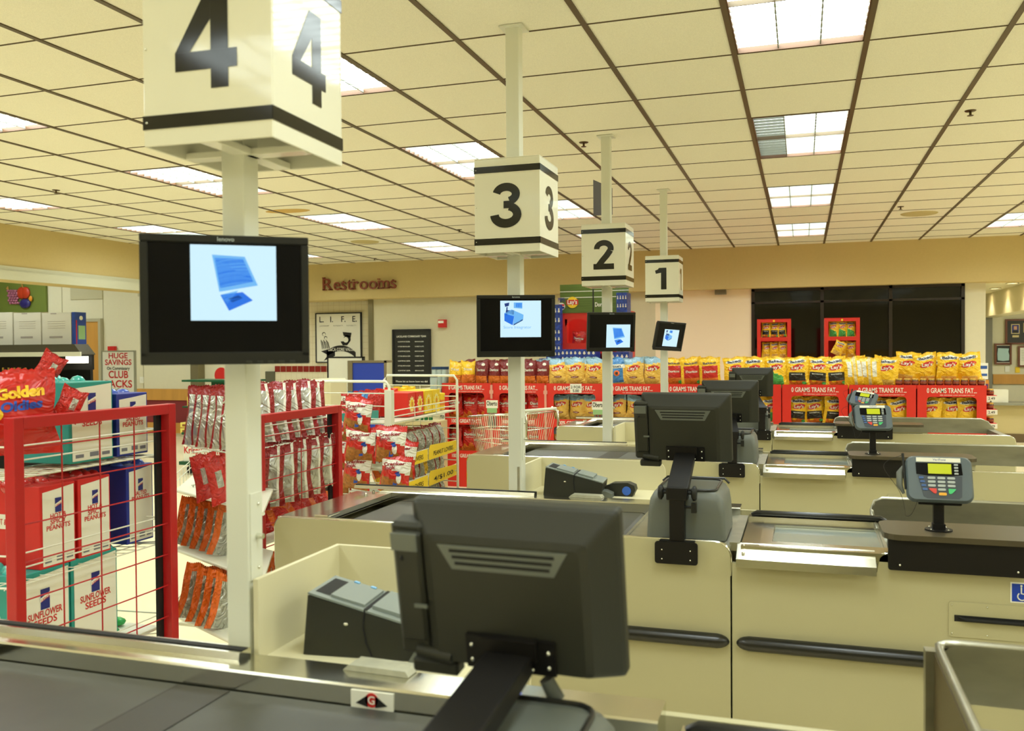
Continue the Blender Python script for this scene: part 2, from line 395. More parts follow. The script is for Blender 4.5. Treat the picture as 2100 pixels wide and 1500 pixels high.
# hall lights (left) and office downlights
for k, (x, y) in enumerate(((-10.6, 9), (-10.6, 4), (-14, 9), (-14, 12.3), (-10.2, 12.0))):
    t = thing('ceiling_light', 'recessed light over the left hall, unseen, %s of its kind' % ORD(k), 'ceiling light', (x, y, CH + .6), 0, 'hall ceiling lights')
    m = MB(); m.box(-.62, .62, -.32, .32, -.02, -.012); obj('diffuser', m, [M_LAMP], t)
    m = MB(); m.box(-.66, .66, -.36, .36, -.012, 0); obj('housing', m, [M_WHITE], t)
for k, y in enumerate((13.95, 15.1, 16.3)):
    t = thing('downlight', 'small round downlight beside the far right beam, %s from the window' % ORD(k), 'ceiling light', (2.78, y, ZS + .02), 0, 'downlights by the beam')
    m = MB(); m.lathe([(.075, 0), (.085, -.012), (.06, -.012), (.05, 0)], n=20); obj('trim_ring', m, [M_WHITE], t)
    m = MB(); m.cyl((0, 0, -.004), .05, .003); obj('lamp', m, [mat('warm bulb glow', (255, 250, 235), .5, emit=((255, 230, 180), 40))], t)
    l = bpy.data.lights.new('downlight', 'SPOT'); l.energy = 16; l.spot_size = R(110); l.spot_blend = .5; l.color = (1, .88, .6); l.shadow_soft_size = .05
    lo = bpy.data.objects.new('downlight_beam', l); COL.objects.link(lo); lo.parent = t; lo.location = (0, 0, -.02)
for k, (x, y) in enumerate(((4.6, 15.2), (7.0, 15.2))):
    t = thing('ceiling_light', 'recessed light over the far right office area, %s' % ('nearer the beam' if k == 0 else 'farther right'), 'ceiling light', (x, y, ZS + .02), 0)
    m = MB(); m.box(-.62, .62, -.32, .32, -.02, -.012); obj('diffuser', m, [M_LAMP], t)
    m = MB(); m.box(-.66, .66, -.36, .36, -.012, 0); obj('housing', m, [M_WHITE], t)
# sprinklers, speaker discs, stains
for k, (u, v, wh) in enumerate(((115, 390, 'above the left soffit'), (1197, 292, 'between signs 3 and 2'), (942, 471, 'left of sign 3'), (768, 530, 'above the restroom lettering'), (1990, 227, 'at upper right'), (1847, 424, 'at far right near the round disc'))):
    q = atZ(u, v, CH); t = thing('sprinkler', 'small bronze ceiling sprinkler ' + wh, 'sprinkler', (q.x, q.y, CH), 0, 'ceiling sprinklers')
    m = MB(); m.lathe([(.034, 0), (.03, -.005), (.012, -.007)], n=16); obj('escutcheon', m, [mat('bronze', (90, 72, 44), .35, metal=.8)], t)
    m = MB(); m.cyl((0, 0, -.028), .007, .024); m.lathe([(.004, -.028), (.019, -.030), (.019, -.032)], n=14); obj('deflector', m, [MATS['bronze']], t)
for k, (u, v, r_, wh) in enumerate(((1885, 438, .19, 'at far right of the ceiling'), (748, 496, .19, 'left of sign 3'))):
    q = atZ(u, v, CH); m = MB(); m.lathe([(r_, 0), (r_ - .01, -.008), (r_ * .5, -.01)], n=28)
    tag(obj('ceiling_speaker', m, [mat('speaker grille', (196, 180, 122), .7)], loc=(q.x, q.y, CH)), 'round beige ceiling speaker disc ' + wh, 'speaker', 'ceiling speakers')
q = atZ(590, 433, CH); m = MB(); m.lathe([(.16, 0), (.02, -.0015)], n=14); struct('trim_12', m, [mat('water stain', (206, 170, 96), .9)], loc=(q.x, q.y, CH - .0005)).scale = (1.6, .8, 1)
# raised lettering on the soffit
M_LET = mat('dark red cut letters', (128, 56, 28), .5)
def serif_text(string, x0, z0, h, wtot, y):
    vs, fs, tw = TXT(string, .012)
    k = wtot / tw; m = MB()
    return m, k
t = thing('wall_lettering', 'dark red raised Restrooms lettering on the tan soffit', 'sign', (0, 0, 0))
cx = -7.595; zb_ = CZ + 1.062 - .05
SER = {'R': [(.02, .34, 0), (.0, .2, 1), (.6, .95, 0)], 'e': [], 's': [(.02, .14, .05), (.42, .5, .62)], 't': [], 'r': [(.0, .42, 0), (0, .2, .72)], 'o': [], 'm': [(.0, .3, 0), (.37, .63, 0), (.7, 1.0, 0), (0, .16, .72)]}
widths = [.205, .135, .115, .105, .125, .165, .165, .225, .12]
ascent = 1.0
for ch, wd in zip('Restrooms', widths):
    vs, fs, tw = TXT(ch, .02); m = MB(); H = .205
    y = YB - .03; kx = (wd - .018) / tw
    m.text(ch, (cx, y, zb_), (1, 0, 0), (0, 0, 1), H, 0, .006, False, wd - .018, None, .028)
    for a, b, hh in SER[ch]:
        zz = zb_ + (H * hh if hh < 1 else H * .97); m.box(cx + a * (wd - .018) - .008, cx + b * (wd - .018) + .004, y - .028, y, zz, zz + .018)
    obj('letter', m, [M_LET], t); cx += wd
# hanging grey tag by pole 2
q = atY(1225, 405, 6.35); m = MB(); m.prism([(-.0, -.13), (.14, -.13), (.14, .06), (.0, .13)], 0, .004); m.tube([(.13, .002, .06), (.135, .002, CH - q.z)], .002, 5)
tag(obj('hanging_tag', m, [mat('grey plastic tag', (108, 106, 116), .5)], loc=(q.x - .03, 6.35, q.z)), 'grey angular plastic tag hanging from ceiling behind the sign 2 pole', 'tag')
m = MB(); m.box(0, .16, -.1, 0, -.07, 0); q = atY(1467, 592, YB + .22)
tag(obj('wall_vent', m, [mat('grey vent', (120, 114, 92), .6)], loc=(q.x, YB + .22, ZS - .0)), 'small grey box under the soffit left of the window', 'vent')
# ------------------------------------------------------------------ checkout lanes
YN = {4: 0.94, 3: 3.12, 2: 5.30, 1: 7.48}
ZT = 0.91
M_STICK = mat('blue access sign', (22, 62, 170), .4)
M_GLASS = mat('scanner glass', (150, 158, 150), .08, spec=.8)
def arc(cx, cz, r, a0, a1, n=5): return [(cx + r * math.cos(R(a0 + (a1 - a0) * i / n)), cz + r * math.sin(R(a0 + (a1 - a0) * i / n))) for i in range(n + 1)]
def counter(n):
    yn = YN[n]
    t = thing('checkout_counter', 'beige checkout counter of lane %d, %s' % (n, {4: 'nearest, dark belt across the bottom left', 3: 'behind the nearest grey register monitor', 2: 'between the sign 3 and sign 2 poles', 1: 'farthest, in front of the chip displays'}[n]), 'checkout counter', (0, yn, 0), 0, 'checkout counters')
    # left front panel
    out = [(-2.03, .06), (-.235, .06)] + arc(-.285, ZT - .05, .05, 0, 90) + arc(-1.99, ZT - .04, .04, 90, 180)
    m = MB(); m.prism(out, 0, .022); obj('front_panel', m, [M_BEIGE], t)
    pth = [(-.236, 0, .80)] + [(x, .0, z) for x, z in arc(-.285, ZT - .05, .051, 0, 90)] + [(x, .0, z) for x, z in arc(-1.99, ZT - .04, .041, 90, 180)] + [(-2.031, 0, .06)]
    m = MB(); m.tube([(x, .008, z) for x, y, z in pth], .0065, 6)
    obj('panel_edge_trim', m, [M_CHROME], t)
    # right front panel with the notch for the scanner lip
    out = [(-.229, .06), (1.515, .06)] + arc(1.465, ZT - .055, .05, 0, 90) + [(.262, ZT - .005)] + arc(.262, ZT - .03, .025, 90, 180, 3) + [(.232, ZT - .065), (-.229, ZT - .065)]
    m = MB(); m.prism(out, 0, .022); obj('front_panel', m, [M_BEIGE], t)
    pth = [(1.516, .008, .06)] + [(x, .008, z) for x, z in arc(1.465, ZT - .055, .051, 0, 90)] + [(x, .008, z) for x, z in arc(.262, ZT - .03, .026, 90, 180, 3)] + [(.228, .008, ZT - .07)]
    m = MB(); m.tube(pth, .006, 6); obj('panel_edge_trim', m, [M_CHROME], t)
    m = MB()
    m.box(-2.02, -2.0, .022, .70, .06, .885); m.box(-2.0, -.25, .05, .68, .03, .84); m.box(-.21, 1.49, .05, .66, .03, .80)
    m.box(-2.02, 1.0, .695, .715, .06, .905); obj('carcass', m, [M_BEIGE], t)
    m = MB(); m.box(-1.95, 1.45, .02, .66, .0, .06); obj('plinth', m, [M_SLIT], t)
    # end plate
    m = MB(); m.cbox(-2.035, -1.80, .024, .70, .893, .909, .004)
    m.box(-2.035, -2.03, .024, .70, .86, .893); m.tube([(-1.80, .03, .917), (-1.82, .56, .917)], .004, 6)
    for y in (.60, .68): m.sphere((-1.93, y, .913), .008, 0, 8, 4)
    obj('end_plate', m, [M_STEEL], t)
    m = MB(); m.box(-1.80, -.60, .05, .60, .84, .874); m.cyl((-1.785, .05, .862), .014, .55, 'y', 12); obj('belt_bed', m, [M_SLIT], t)
    m = MB(); m.prism([(-1.775, .868), (-1.765, .886), (-1.75, .890), (-.64, .890), (-.615, .880), (-.61, .868)], .065, .595); obj('belt', m, [M_BELT], t)
    m = MB(); x1, x2 = -1.23, -1.11
    m.box(x1, x2, .068, .592, .890, .8912); m.box(x1 - .004, x1, .068, .592, .890, .8916); m.box(x2, x2 + .004, .068, .592, .890, .8916)
    obj('belt_seam', m, [mat('belt splice', (44, 40, 34), .5)], t)
    m = MB(); m.box(-1.80, -.25, .022, .06, .86, .908); obj('near_rail', m, [M_STEELD], t)
    m = MB(); m.prism([(.600, .868), (.602, .926), (.606, .930), (.70, .930), (.70, .868)], -1.86, -.24, 'x')
    m.prism([(.655, .93), (.66, .944), (.70, .944), (.70, .93)], -2.02, -1.13, 'x'); m.box(-1.86, -1.8, .022, .6, .9, .925)
    obj('belt_rail', m, [M_STEEL], t)
    m = MB(); m.box(-2.02, -1.13, .672, .69, .944, .9465); obj('rail_groove', m, [M_SLIT], t)
    # steel top between belt and scanner
    m = MB(); m.box(-.60, -.235, .022, .60, .87, .900); m.box(-.61, -.60, .03, .59, .885, .905); m.box(-.24, -.205, .03, .56, .88, .909); obj('top_plate', m, [M_STEELD], t)
    # scanner bed
    m = MB(); m.box(-.20, .29, .40, .49, .88, .906); m.box(-.20, .29, .0, .10, .88, .906); m.box(-.20, -.10, .10, .40, .88, .906); m.box(-.1, .29, .1, .4, .86, .893)
    m.prism([(-.20, .906), (-.14, .9075), (-.14, .90), (-.20, .90)], .02, .49)
    obj('scanner_frame', m, [M_STEEL], t)
    m = MB(); m.add([(-.098, .10, .898), (.29, .10, .898), (.29, .40, .898), (-.098, .40, .898)], [(0, 1, 2, 3)]); m.box(-.095, .285, .105, .395, .894, .899)
    obj('scanner_glass', m, [M_GLASS], t)
    m = MB(); m.prism([(.035, .909), (-.055, .872), (-.058, .845), (-.052, .845), (-.050, .868), (.035, .903)], -.212, .226, 'x')
    for z, y in ((.900, .012), (.884, -.028)): m.sphere((-.19, y, z + .002), .006, 0, 8, 4)
    obj('scanner_lip', m, [M_STEEL], t)
    m = MB(); yk = .505 if n != 4 else .60
    m.tube([(-.19, yk, .922), (-.17, yk, .930), (.28, yk, .930), (.30, yk, .922)], [.008, .012, .012, .008], 10)
    obj('arm_rest', m, [M_BUMP], t)
    m = MB(); m.box(-.20, .29, .49, yk + .03, .86, .918); obj('rear_rail', m, [M_STEEL], t)
    # bagging tub
    m = MB(); TB = .70 if n != 4 else 1.05
    m.prism([(.262, .86), (.262, .93)] + arc(.302, .935, .04, 180, 90) + [(1.42, .975), (1.50, .905), (1.50, .86)], TB - .015, TB)
    m.box(.255, .275, .05, TB, .80, .900); m.add([(.262, .05, .90), (.262, TB - .01, .935), (.262, TB - .01, .86), (.262, .05, .86)], [(0, 1, 2, 3)])
    m.box(.26, 1.46, .04, TB - .01, .80, .812); m.box(1.45, 1.50, .03, TB, .80, .895)
    if n == 4: m.box(.236, .262, TB - .03, TB, .30, .965); m.box(.26, 1.5, .022, .045, .80, .897)
    yt = TB - .007; m.tube([(.262, .40, .905 if n != 4 else .968), (.262, yt - .033, .915 if n != 4 else .968), (.264, yt, .93 if n != 4 else .970), (.276, yt, .965 if n != 4 else .974), (.302, yt, .977), (1.40, yt, .977), (1.45, yt, .955), (1.49, yt, .90)], .009, 8)
    obj('bagging_tub', m, [M_STEELD], t)
    if n == 4: m = MB(); m.box(.252, .260, .40, TB - .03, .30, .962); obj('tub_side', m, [mat('dark steel side', (92, 78, 52), .4, metal=.4)], t)
    # bumpers
    for a, b in ((-2.0, -.238), (-.214, 1.46)):
        m = MB(); r = .0250
        xs = [a, a + .004, a + .012, a + .024, a + .04, b - .04, b - .024, b - .012, b - .004, b]; rs = [.004, .010, .017, .022, r, r, .022, .017, .010, .004]
        m.tube([(x, -.012, .576) for x in xs], rs, 14); obj('bumper', m, [M_BUMP], t)
    # access sign and slot plate
    s = 1 if n != 2 else 1
    m = MB(); m.box(.618, .682, -.0015, 0, .778, .842, 0); m.box(.622, .678, -.0025, -.0015, .782, .838, 1)
    ic = [(.648, .828), (.648, .808), (.662, .806), (.668, .792)]
    m.tube([(x, -.003, z) for x, z in ic], .0022, 6, 0); m.sphere((.648, -.003, .832), .0035, 0, 8, 4)
    m.tube([(.650 + .012 * math.cos(R(a)), -.003, .799 + .012 * math.sin(R(a))) for a in range(130, 375, 20)], .0018, 6, 0)
    obj('access_sign', m, [M_WHITE, M_STICK], t)
    m = MB(); m.prism(rrect(.443, .93, .656, .768, .008), -.003, 0); sp_ = obj('slot_plate', m, [M_BEIGE], t)
    m = MB(); m.box(.459, .91, -.0045, -.002, .706, .726); m.tube([(.47, -.008, .722), (.49, -.014, .715), (.90, -.014, .715)], [.003, .006, .006], 8); obj('belt_slot', m, [M_SLIT], sp_)
    m = MB()
    for x in (.452, .553, .70, .85, .92):
        for z in (.667, .757): m.sphere((x, -.004, z), .0028, 0, 8, 4)
    obj('plate_screws', m, [M_SCREW], sp_)
    # terminal shelf on its black bracket
    m = MB(); m.prism(rrect(.248, .89 if n != 3 else 1.02, -.045, .21, .05), .962, .980, 'z'); obj('terminal_shelf', m, [M_BRN], t)
    m = MB(); m.prism(rrect(.262, .665, .863, .962, .008, 3, (1, 1, 0, 0)), -.032, -.026); sb_ = obj('shelf_bracket', m, [M_BLK], t)
    m = MB(); m.box(.262, .665, -.026, 0, .93, .962); obj('shelf_support', m, [M_BLK], t)
    m = MB()
    for x in (.297, .633): m.sphere((x, -.033, .881), .0042, 0, 8, 4)
    obj('bracket_screws', m, [M_SCREW], sb_)
    # cash shelf on the cashier side
    xw, yb, h = {4: (-1.12, 1.07, .177), 3: (-1.215, 1.07, .14), 2: (-1.215, 1.07, .14), 1: (-1.20, 1.07, .14)}[n]
    m = MB(); m.box(xw, -.62, .715, yb, .60, .912); obj('cash_shelf', m, [M_BEIGE2], t)
    m = MB(); m.box(xw - .012, xw, .715, yb, .60, ZT + h); m.prism([(xw - .012, .60), (-.62, .60)] + arc(-.66, ZT + h - .05, .05, 0, 90) + [(xw - .012, ZT + h)], yb, yb + .012)
    obj('cash_screen', m, [M_BEIGE2], t)
    if n == 4:
        m = MB(); q = -.79
        m.box(q - .045, q + .045, .5985, .6025, .888, .922, 0); 
        for s_ in (-1, 1): m.add([(q + s_ * .008, .597, .892), (q + s_ * .034, .597, .898), (q + s_ * .008, .597, .916)], [(0, 1, 2)], 2)
        m.lathe([(.014, 0), (.014, .002)], n=18, mi=1, T=Matrix.Translation((q, .599, .906)) @ Matrix.Rotation(R(90), 4, 'X'))
        m.text('G', (q, .596, .899), (1, 0, 0), (0, 0, 1), .016, 0, .02)
        obj('maker_badge', m, [M_WHITE, M_REDP, M_BLACKP], t)
    return t
for n in (4, 3, 2, 1): counter(n)

# ------------------------------------------------------------------ bioptic scanner towers
for n in (4, 3, 2, 1):
    yn = YN[n]
    t = thing('barcode_scanner', 'rounded grey scanner tower on the lane %d counter, seen from behind' % n, 'scanner', (-.39, yn + .20, ZT), 0, 'scanner towers')
    m = MB(); W, D, H = .138, .165, (.168 if n != 4 else .140); ks = H / .168
    lv = [(W, D, 0, .015), (W - .004, D - .002, .09 * ks, .018), (W - .010, D - .006, .135 * ks, .024), (W - .022, D - .014, .158 * ks, .03), (W - .040, D - .028, H, .035)]
    rings = []
    for w, d, z, r in lv: rings.append([(x, y, z) for x, y in rrect(-w, w, -d, d, r, 4)])
    k = len(rings[0]); vs = [p for r_ in rings for p in r_]; fs = []
    for i in range(len(rings) - 1):
        for j in range(k): fs.append([i * k + j, i * k + (j + 1) % k, (i + 1) * k + (j + 1) % k, (i + 1) * k + j])
    m.add(vs, fs, 0, True); m.add(rings[-1], [list(range(k))], 0); obj('housing', m, [M_GRAYM], t)
    m = MB(); ed = [(x, y, H + .002) for x, y in rrect(-W + .036, W - .036, -D + .024, D - .024, .035, 4)]; m.tube(ed, .0045, 6, closed=True)
    if n != 4: m.tube([(-W + .012, D - .01, .155 * ks), (-W + .03, D - .005, H + .004), (W - .03, D - .005, H + .004), (W - .012, D - .01, .155 * ks)], .005, 6)
    obj('rubber_edge', m, [M_BUMP], t)
    m = MB(); m.box(-W + .06, -.02, D - .02, D - .008, H + .001, H + .004); obj('indicator', m, [mat('blue indicator', (90, 120, 220), .3, emit=((90, 120, 230), .6))], t)

# ------------------------------------------------------------------ cashier monitors on posts
def pos_monitor(n, cx, ytop, ztop, tilt, yaw, scale=1.0):
    yn = YN[n]
    t = thing('register_monitor', {4: 'large blurred grey register monitor in the foreground, back turned, on black arm', 3: 'grey register monitor on black post at lane 3, seen from behind', 2: 'grey register monitor of lane 2, between two others', 1: 'farthest grey register monitor, lane 1, before yellow chip bags'}[n], 'monitor', (0, 0, 0), 0, 'register monitors seen from behind')
    px = {4: -.413, 3: -.413, 2: -.385, 1: -.31}[n]
    m = MB(); m.prism(rrect(px - .075, px + .072, .835, .912, .01), yn - .034, yn - .028); m.box(px - .06, px + .06, yn - .03, yn + .03, .905, .914); m.box(px - .03, px + .03, yn - .03, yn, .84, .91); mp_ = obj('mount_plate', m, [M_BLK], t)
    m = MB()
    for sx in (-.05, .047):
        for z in (.852, .884): m.sphere((px + sx, yn - .035, z), .003, 0, 8, 4)
    obj('mount_screws', m, [M_SCREW], mp_)
    m = MB(); m.box(px - .026, px + .026, yn - .024, yn + .02, .912, 1.07); obj('post', m, [M_BLK], t, bevel=.004)
    j = Vector((px, yn - .002, 1.085))
    m = MB(); m.box(px - .036, px + .036, yn - .028, yn + .026, 1.055, 1.10); obj('hinge', m, [M_BLK], t, bevel=.004)
    for sx in (-1, 1):
        m = MB(); m.tube([(px + sx * .036, yn, 1.078), (px + sx * .05, yn, 1.078)], .006, 8); m.tube([(px + sx * .048, yn, 1.078), (px + sx * .054, yn, 1.078), (px + sx * .062, yn, 1.078), (px + sx * .066, yn, 1.078)], [.016, .026, .026, .02], 12); obj('knob', m, [M_BEZ], t)
    m = MB(); m.tube([(px + .026, yn - .005, 1.03), (px + .05, yn - .005, 1.03)], .005, 8); m.box(px + .048, px + .066, yn - .016, yn + .01, 1.012, 1.045); obj('knob', m, [M_BEZ], t)
    hs = {4: .262, 3: .262, 2: .26, 1: .245}[n]; W = .336 * scale; H = hs
    Mx = Matrix.Translation((cx, ytop, ztop)) @ Matrix.Rotation(R(yaw), 4, 'Z') @ Matrix.Rotation(R(tilt), 4, 'X')
    # arm from hinge to the mounting plate
    tgt = Mx @ Vector((0.0, -.02, -H + .03))
    d = (tgt - j); L = d.length; d.normalize()
    A = Matrix.Translation(j) @ d.to_track_quat('Z', 'Y').to_matrix().to_4x4()
    m = MB(); m.box(-.037, .037, -.016, .016, -.01, L, 0, A); ar_ = obj('arm', m, [M_BLK], t, bevel=.003)
    m = MB(); m.box(.037, .0385, -.016, -.013, 0, L, 0, A); obj('arm_edge', m, [M_STEEL], ar_)
    e = 4
    def ring(w0, w1, z0, z1, y, r): return [(x, y, z) for x, z in rrect(w0, w1, z0, z1, r, e)]
    w = W / 2
    rings = [ring(-w, w, -H, 0, .05, .006), ring(-w, w, -H, 0, .032, .008), ring(-w + .004, w - .004, -H + .002, -.004, .026, .008), ring(-w + .032, w - .04, -H + .01, -.042, -.004, .010), ring(-w + .045, w - .052, -H + .012, -.052, -.008, .010)]
    k = len(rings[0]); vs = [p for r_ in rings for p in r_]; fs = []
    for i in range(len(rings) - 1):
        for q in range(k): fs.append([i * k + q, i * k + (q + 1) % k, (i + 1) * k + (q + 1) % k, (i + 1) * k + q])
    m = MB(); m.add(vs, fs, 0, False, Mx); m.add(rings[-1], [list(range(k))], 0, False, Mx); m.add(rings[0], [list(range(k - 1, -1, -1))], 0, False, Mx)
    bh_ = obj('back_housing', m, [M_GRAY], t)
    m = MB(); m.box(-w + .012, w - .012, .0495, .0515, -H + .02, -.014, 0, Mx); obj('screen', m, [M_SCR], t)
    m = MB()
    m.add([(-w + .058, -.010, -.030 - .026), (w - .070, -.010, -.056), (w - .092, -.010, -.094), (-w + .080, -.010, -.094), (-w + .058, -.004, -.056), (w - .070, -.004, -.056), (w - .092, -.004, -.094), (-w + .080, -.004, -.094)],
          [(0, 1, 2, 3), (0, 4, 5, 1), (1, 5, 6, 2), (2, 6, 7, 3), (3, 7, 4, 0)], 0, False, Mx)
    for i in range(3): z = -.064 - i * .010; m.box(-w + .078 + i * .004, w - .090 - i * .004, -.0112, -.0098, z - .0022, z + .0022, 1, Mx)
    obj('vent', m, [M_GRAYM, M_SLIT], bh_)
    m = MB(); m.box(-.072, .072, -.016, -.006, -H + .012, -H + .066, 0, Mx); m.box(-.045, .045, -.026, -.01, -H + .036, -H + .068, 0, Mx); mb_ = obj('mounting_bracket', m, [M_BLK], t)
    m = MB()
    for sx in (-.062, .062):
        for z in (-H + .026, -H + .050): m.sphere((sx, -.017, z), .0038, 0, 8, 4, Mx)
    m.sphere((.037, -.02, -H + .022), .003, 0, 8, 4, Mx); obj('bracket_screws', m, [M_SCREW], mb_)
    # card reader module on the left side
    m = MB(); m.cbox(-w - .026, -w + .030, -.002, .040, -H + .012, -.028, .006, 0, Mx)
    m.cbox(-w - .018, -w + .028, -.012, .02, -H + .04, -.040, .005, 0, Mx); cr_ = obj('card_reader', m, [M_GRAY], t)
    m = MB(); m.box(-w - .02, -w + .024, -.0135, -.010, -.07, -.042, 0, Mx); obj('reader_label', m, [M_GRAYM], cr_)
    m = MB(); m.sphere((-w - .004, -.013, -.082), .004, 0, 8, 4, Mx); obj('reader_screw', m, [M_SLIT], cr_)
    m = MB(); m.box(-w + .012, -w + .034, -.015, -.012, -.162, -.156, 0, Mx); obj('reader_catch', m, [M_GRAYM], cr_)
    m = MB(); m.tube([Mx @ Vector((-w + .005, .0, -H + .022)), Mx @ Vector((-w + .065, -.002, -H + .016))], .011, 10); m.cbox(-w - .01, -w + .07, .0, .03, -H - .02, -H + .004, .004, 0, Mx); obj('scanner_plug', m, [M_GRAY], t)
    if n == 4:
        m = MB(); m.tube([Mx @ Vector((.05, .0, -H - .002)), Mx @ Vector((.062, .002, -H - .03)), Mx @ Vector((.05, .004, -H - .05))], [.012, .014, .006], 8); obj('cable_plug', m, [M_GRAYM], t)
pos_monitor(4, -.422, 1.25, CZ - .240, 10, -3)
pos_monitor(3, -.420, 3.36, CZ - .175, 10, -3)
pos_monitor(2, -.420, 5.54, CZ - .205, 10, -1)
pos_monitor(1, -.395, 7.74, CZ - .175, 10, 4)

# ------------------------------------------------------------------ receipt printers
def printer(n, x, y, rot):
    t = thing('receipt_printer', 'dark grey receipt printer on the lane %d cash shelf, beside the sign %d pole' % (n, n), 'printer', (x, y, ZT + .003), rot, 'receipt printers')
    m = MB(); m.prism([(0, .0), (.26, .0), (.272, .067), (.012, .132)], 0, .15); obj('case', m, [M_GRAY], t, bevel=.004)
    m = MB(); m.prism([(.012, .1335), (.272, .0685), (.272, .073), (.012, .138)], .0, .15); obj('lid', m, [M_GRAYL], t, bevel=.002)
    s = -.25
    def tp(a, b, y0, y1, h, name, mt):
        m = MB(); z = lambda q: .138 + (q - .012) * s
        m.prism([(a, z(a) + .0005), (b, z(b) + .0005), (b, z(b) + h), (a, z(a) + h)], y0, y1); return obj(name, m, [mt], t)
    tp(.022, .055, .02, .13, .001, 'paper_slot', M_SLIT); tp(.06, .138, .015, .135, .006, 'paper_cover', M_GRAYL); tp(.155, .225, .02, .14, .008, 'ribbon_cover', M_GRAYL)
    tp(.142, .149, .0, .15, .002, 'cover_gap', M_SLIT)
    for a in (.07, .11): tp(a, a + .012, .125, .134, .0085, 'button', mat('light blue button', (120, 180, 226), .4))
    m = MB(); m.tube([(.144, -.001, .105), (.140, -.0015, .07), (.146, -.0015, .035), (.160, -.001, .004)], .0018, 6); obj('case_seam', m, [M_SLIT], t)
    m = MB(); m.sphere((.10, 0, .072), .006, 0, 10, 5, None, (1, .3, .6)); obj('case_badge', m, [M_SCREW], t)
    m = MB(); m.prism([(.262, .0), (.31, .0), (.31, .018), (.28, .03), (.262, .03)], .02, .15); obj('paper_exit', m, [M_GRAYM], t)
    return t
printer(4, -1.045, 1.712, R(6)); printer(3, -1.115, 3.868, R(4))
# roll holders next to the printers
t = thing('scanner_cradle', 'dark handheld scanner cradle with round blue button beside the lane 3 printer', 'scanner', (-.82, 3.98, ZT + .002), 0)
m = MB(); m.prism([(-.06, 0), (.09, 0), (.105, .03), (.10, .05), (.07, .062), (.0, .058), (-.06, .03)], 0, .06); obj('body', m, [M_GRAY], t, bevel=.006)
m = MB(); m.cyl((.065, -.004, .026), .02, .005, 'y', 20); obj('button', m, [mat('bright blue plastic', (52, 104, 206), .4)], t)
for n, (x, y) in {4: (-.815, 1.632), 3: (-.90, 3.81)}.items():
    m = MB(); m.prism([(-.075, 0), (.075, 0), (.066, .012), (-.062, .012)], -.026, .026)
    o = obj('coin_tray', m, [mat('scuffed clear plastic', (170, 168, 146), .3, noise=(40, .15))], loc=(x, y, ZT + .0205), rot=(0, 0, R(-2)), bevel=.003)
    tag(o, ['small scuffed plastic tray on the near steel rail beside the red badge', 'small scuffed plastic tray beside the round blue button'][n == 3], 'tray')
m = MB(); m.prism([(-.04, 0), (.045, -.0), (.045, .03), (-.02, .03)], -.09, .09, 'y')
tag(obj('cable_box', m, [M_GRAYM], loc=(-.74, 1.80, ZT + .003), rot=(0, 0, R(-14)), bevel=.004), 'grey low box on the cash shelf right of the lane 4 printer', 'box')

